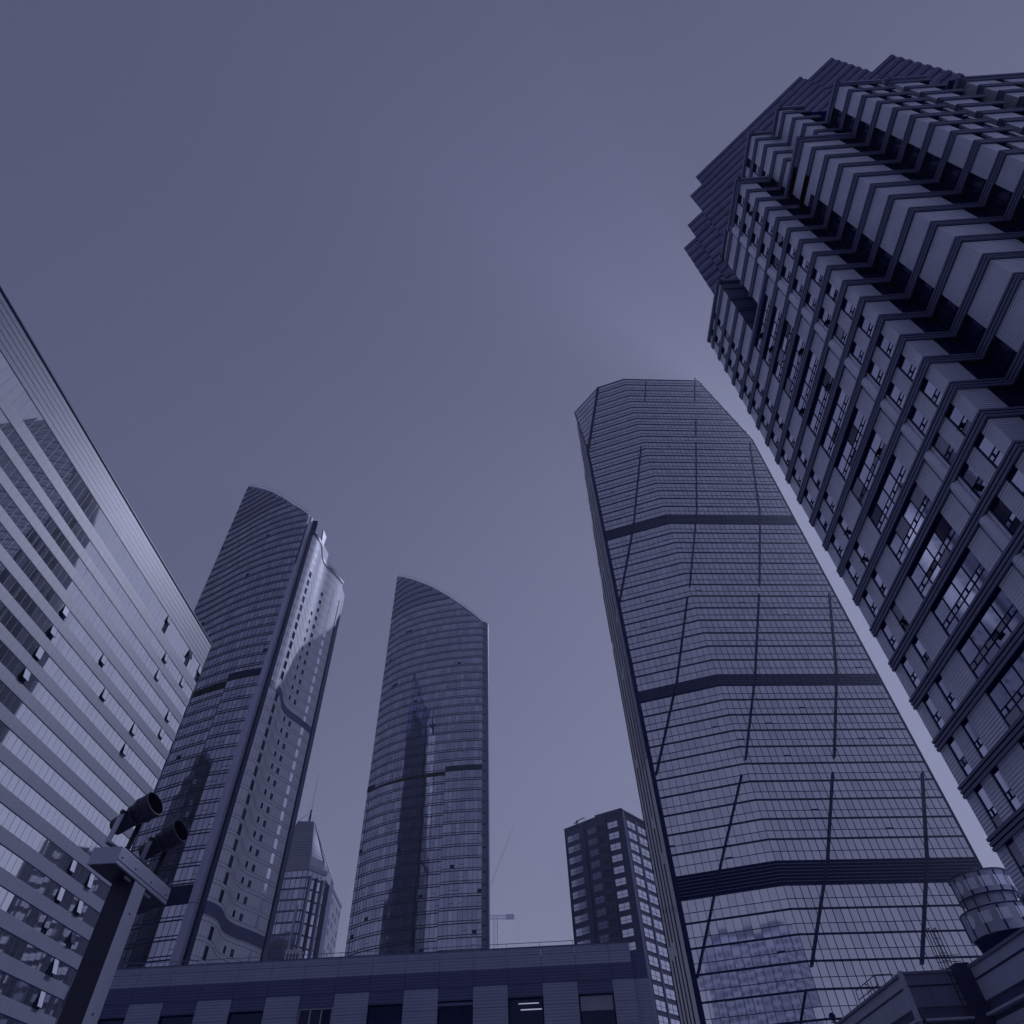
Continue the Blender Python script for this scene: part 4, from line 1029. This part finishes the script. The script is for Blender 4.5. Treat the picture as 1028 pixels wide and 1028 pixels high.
# ------------------------------------------------------------------ cranes beyond
def cranes():
    D = 420.0
    def lattice(m, a, c, w, n, k='crane', r=0.12):
        a, c = Vector(a), Vector(c); d = (c-a).normalized(); t = Vector((0, 0, 1)) if abs(d.z) < 0.8 else Vector((1, 0, 0)); x = d.cross(t).normalized()*w/2; y = d.cross(x).normalized()*w/2
        cs = [x+y, x-y, -x-y, -x+y]
        for q in cs: m.bar(a+q, c+q, r, k, 4)
        for i in range(n):
            p, q = a+(c-a)*i/n, a+(c-a)*(i+1)/n
            for j in range(4): m.bar(p+cs[j], q+cs[(j+1) % 4], r*0.7, k, 4)
    x, y = pol(-3.92, D); zj = 0.295*D+1.6
    b = thing('tower_crane', 'faint hammerhead crane far behind, beside the curved dark tower foot', 'crane', (x, y, 0))
    m = MB(); lattice(m, (x, y, 0), (x, y, zj+1), 2.2, 40, r=0.16); m.build('mast', b)
    m = MB(); x2, y2 = pol(-2.45, D); x3, y3 = pol(-9, D); lattice(m, (x3, y3, zj), (x2, y2, zj), 1.6, 34); m.build('jib', b)
    m = MB(); xa, ya = pol(-3.1, D); f = Fr((xa, ya), (x2, y2)); m.box(f, 0, f.len, zj-1.0, zj+1.2, -1, 1, 'crane'); m.build('counterweight', b)
    m = MB(); xb, yb = pol(-2.2, D); m.bar((xb, yb, zj), (xb, yb, 85), 0.05, 'crane', 4); m.bar((x2, y2, zj), (xb, yb, zj), 0.08, 'crane', 4); m.build('hoist_rope', b)
    b = thing('luffing_crane', 'faint luffing crane jib rising behind the curved dark tower', 'crane', (*pol(-6.5, D), 0))
    xm, ym = pol(-6.5, D); m = MB(); lattice(m, (xm, ym, 0), (xm, ym, 105), 2.2, 30); m.build('mast', b)
    xe, ye = pol(-2.25, D); m = MB(); lattice(m, (xm, ym, 105), (xe, ye, .417*D+1.6), 0.7, 30, r=0.035); m.build('jib', b)
cranes()

# ------------------------------------------------------------------ city seen only in the mirrors
def banded(name, label, x0, x1, y0, y1, zt, wk, gk, pit=3.6, w=2.4, gap=0.5):
    b = thing(name, label, 'building', ((x0+x1)/2, (y0+y1)/2, 0))
    m = MB(); m.abox(x0, x1, y0, y1, 0.02, zt, wk); m.abox(x0+3, x1-3, y0+3, y1-3, zt, zt+4, 'roof'); m.build('body_wall', b)
    g_ = MB()
    for p, q in (((x0, y0), (x1, y0)), ((x1, y0), (x1, y1)), ((x1, y1), (x0, y1)), ((x0, y1), (x0, y0))):
        F = Fr(p, q); n = int(F.len/w); ww = F.len/n
        for k in range(int(zt/pit)-1):
            for i in range(n): g_.box(F, i*ww+gap, (i+1)*ww-gap, 1.5+k*pit, 1.5+k*pit+pit*0.55, -0.1, 0.06, gk if random.random() < 0.8 else 'tg1')
    o = g_.build('window', b); o['kind'] = 'stuff'
banded('office_slab', 'dark office slab mirrored in the curved tower, hidden behind the glass office block', -215, -160, 92, 122, 128, 'slab', 'wg2')
banded('apartment_slab', 'pale apartment slab behind the viewer, mirrored low in the faceted tower', -52, -12, -78, -58, 84, 'fin', 'dg', 3.1, 2.2, 0.45)

# ------------------------------------------------------------------ haze
h = MB(); h.abox(-460, 460, -160, 460, -1.0, 222, 'white'); MT_ = None
hz = bpy.data.materials.new('haze'); hz.use_nodes = True; t = hz.node_tree; t.nodes.remove(t.nodes["Principled BSDF"])
v = t.nodes.new("ShaderNodeVolumePrincipled"); v.inputs["Color"].default_value = (0.78, 0.82, 1.0, 1); v.inputs["Density"].default_value = 0.00036; v.inputs["Anisotropy"].default_value = 0.52
t.links.new(v.outputs[0], t.nodes["Material Output"].inputs["Volume"])
o = h.build('haze'); o.data.materials.clear(); o.data.materials.append(hz); o['kind'] = 'stuff'
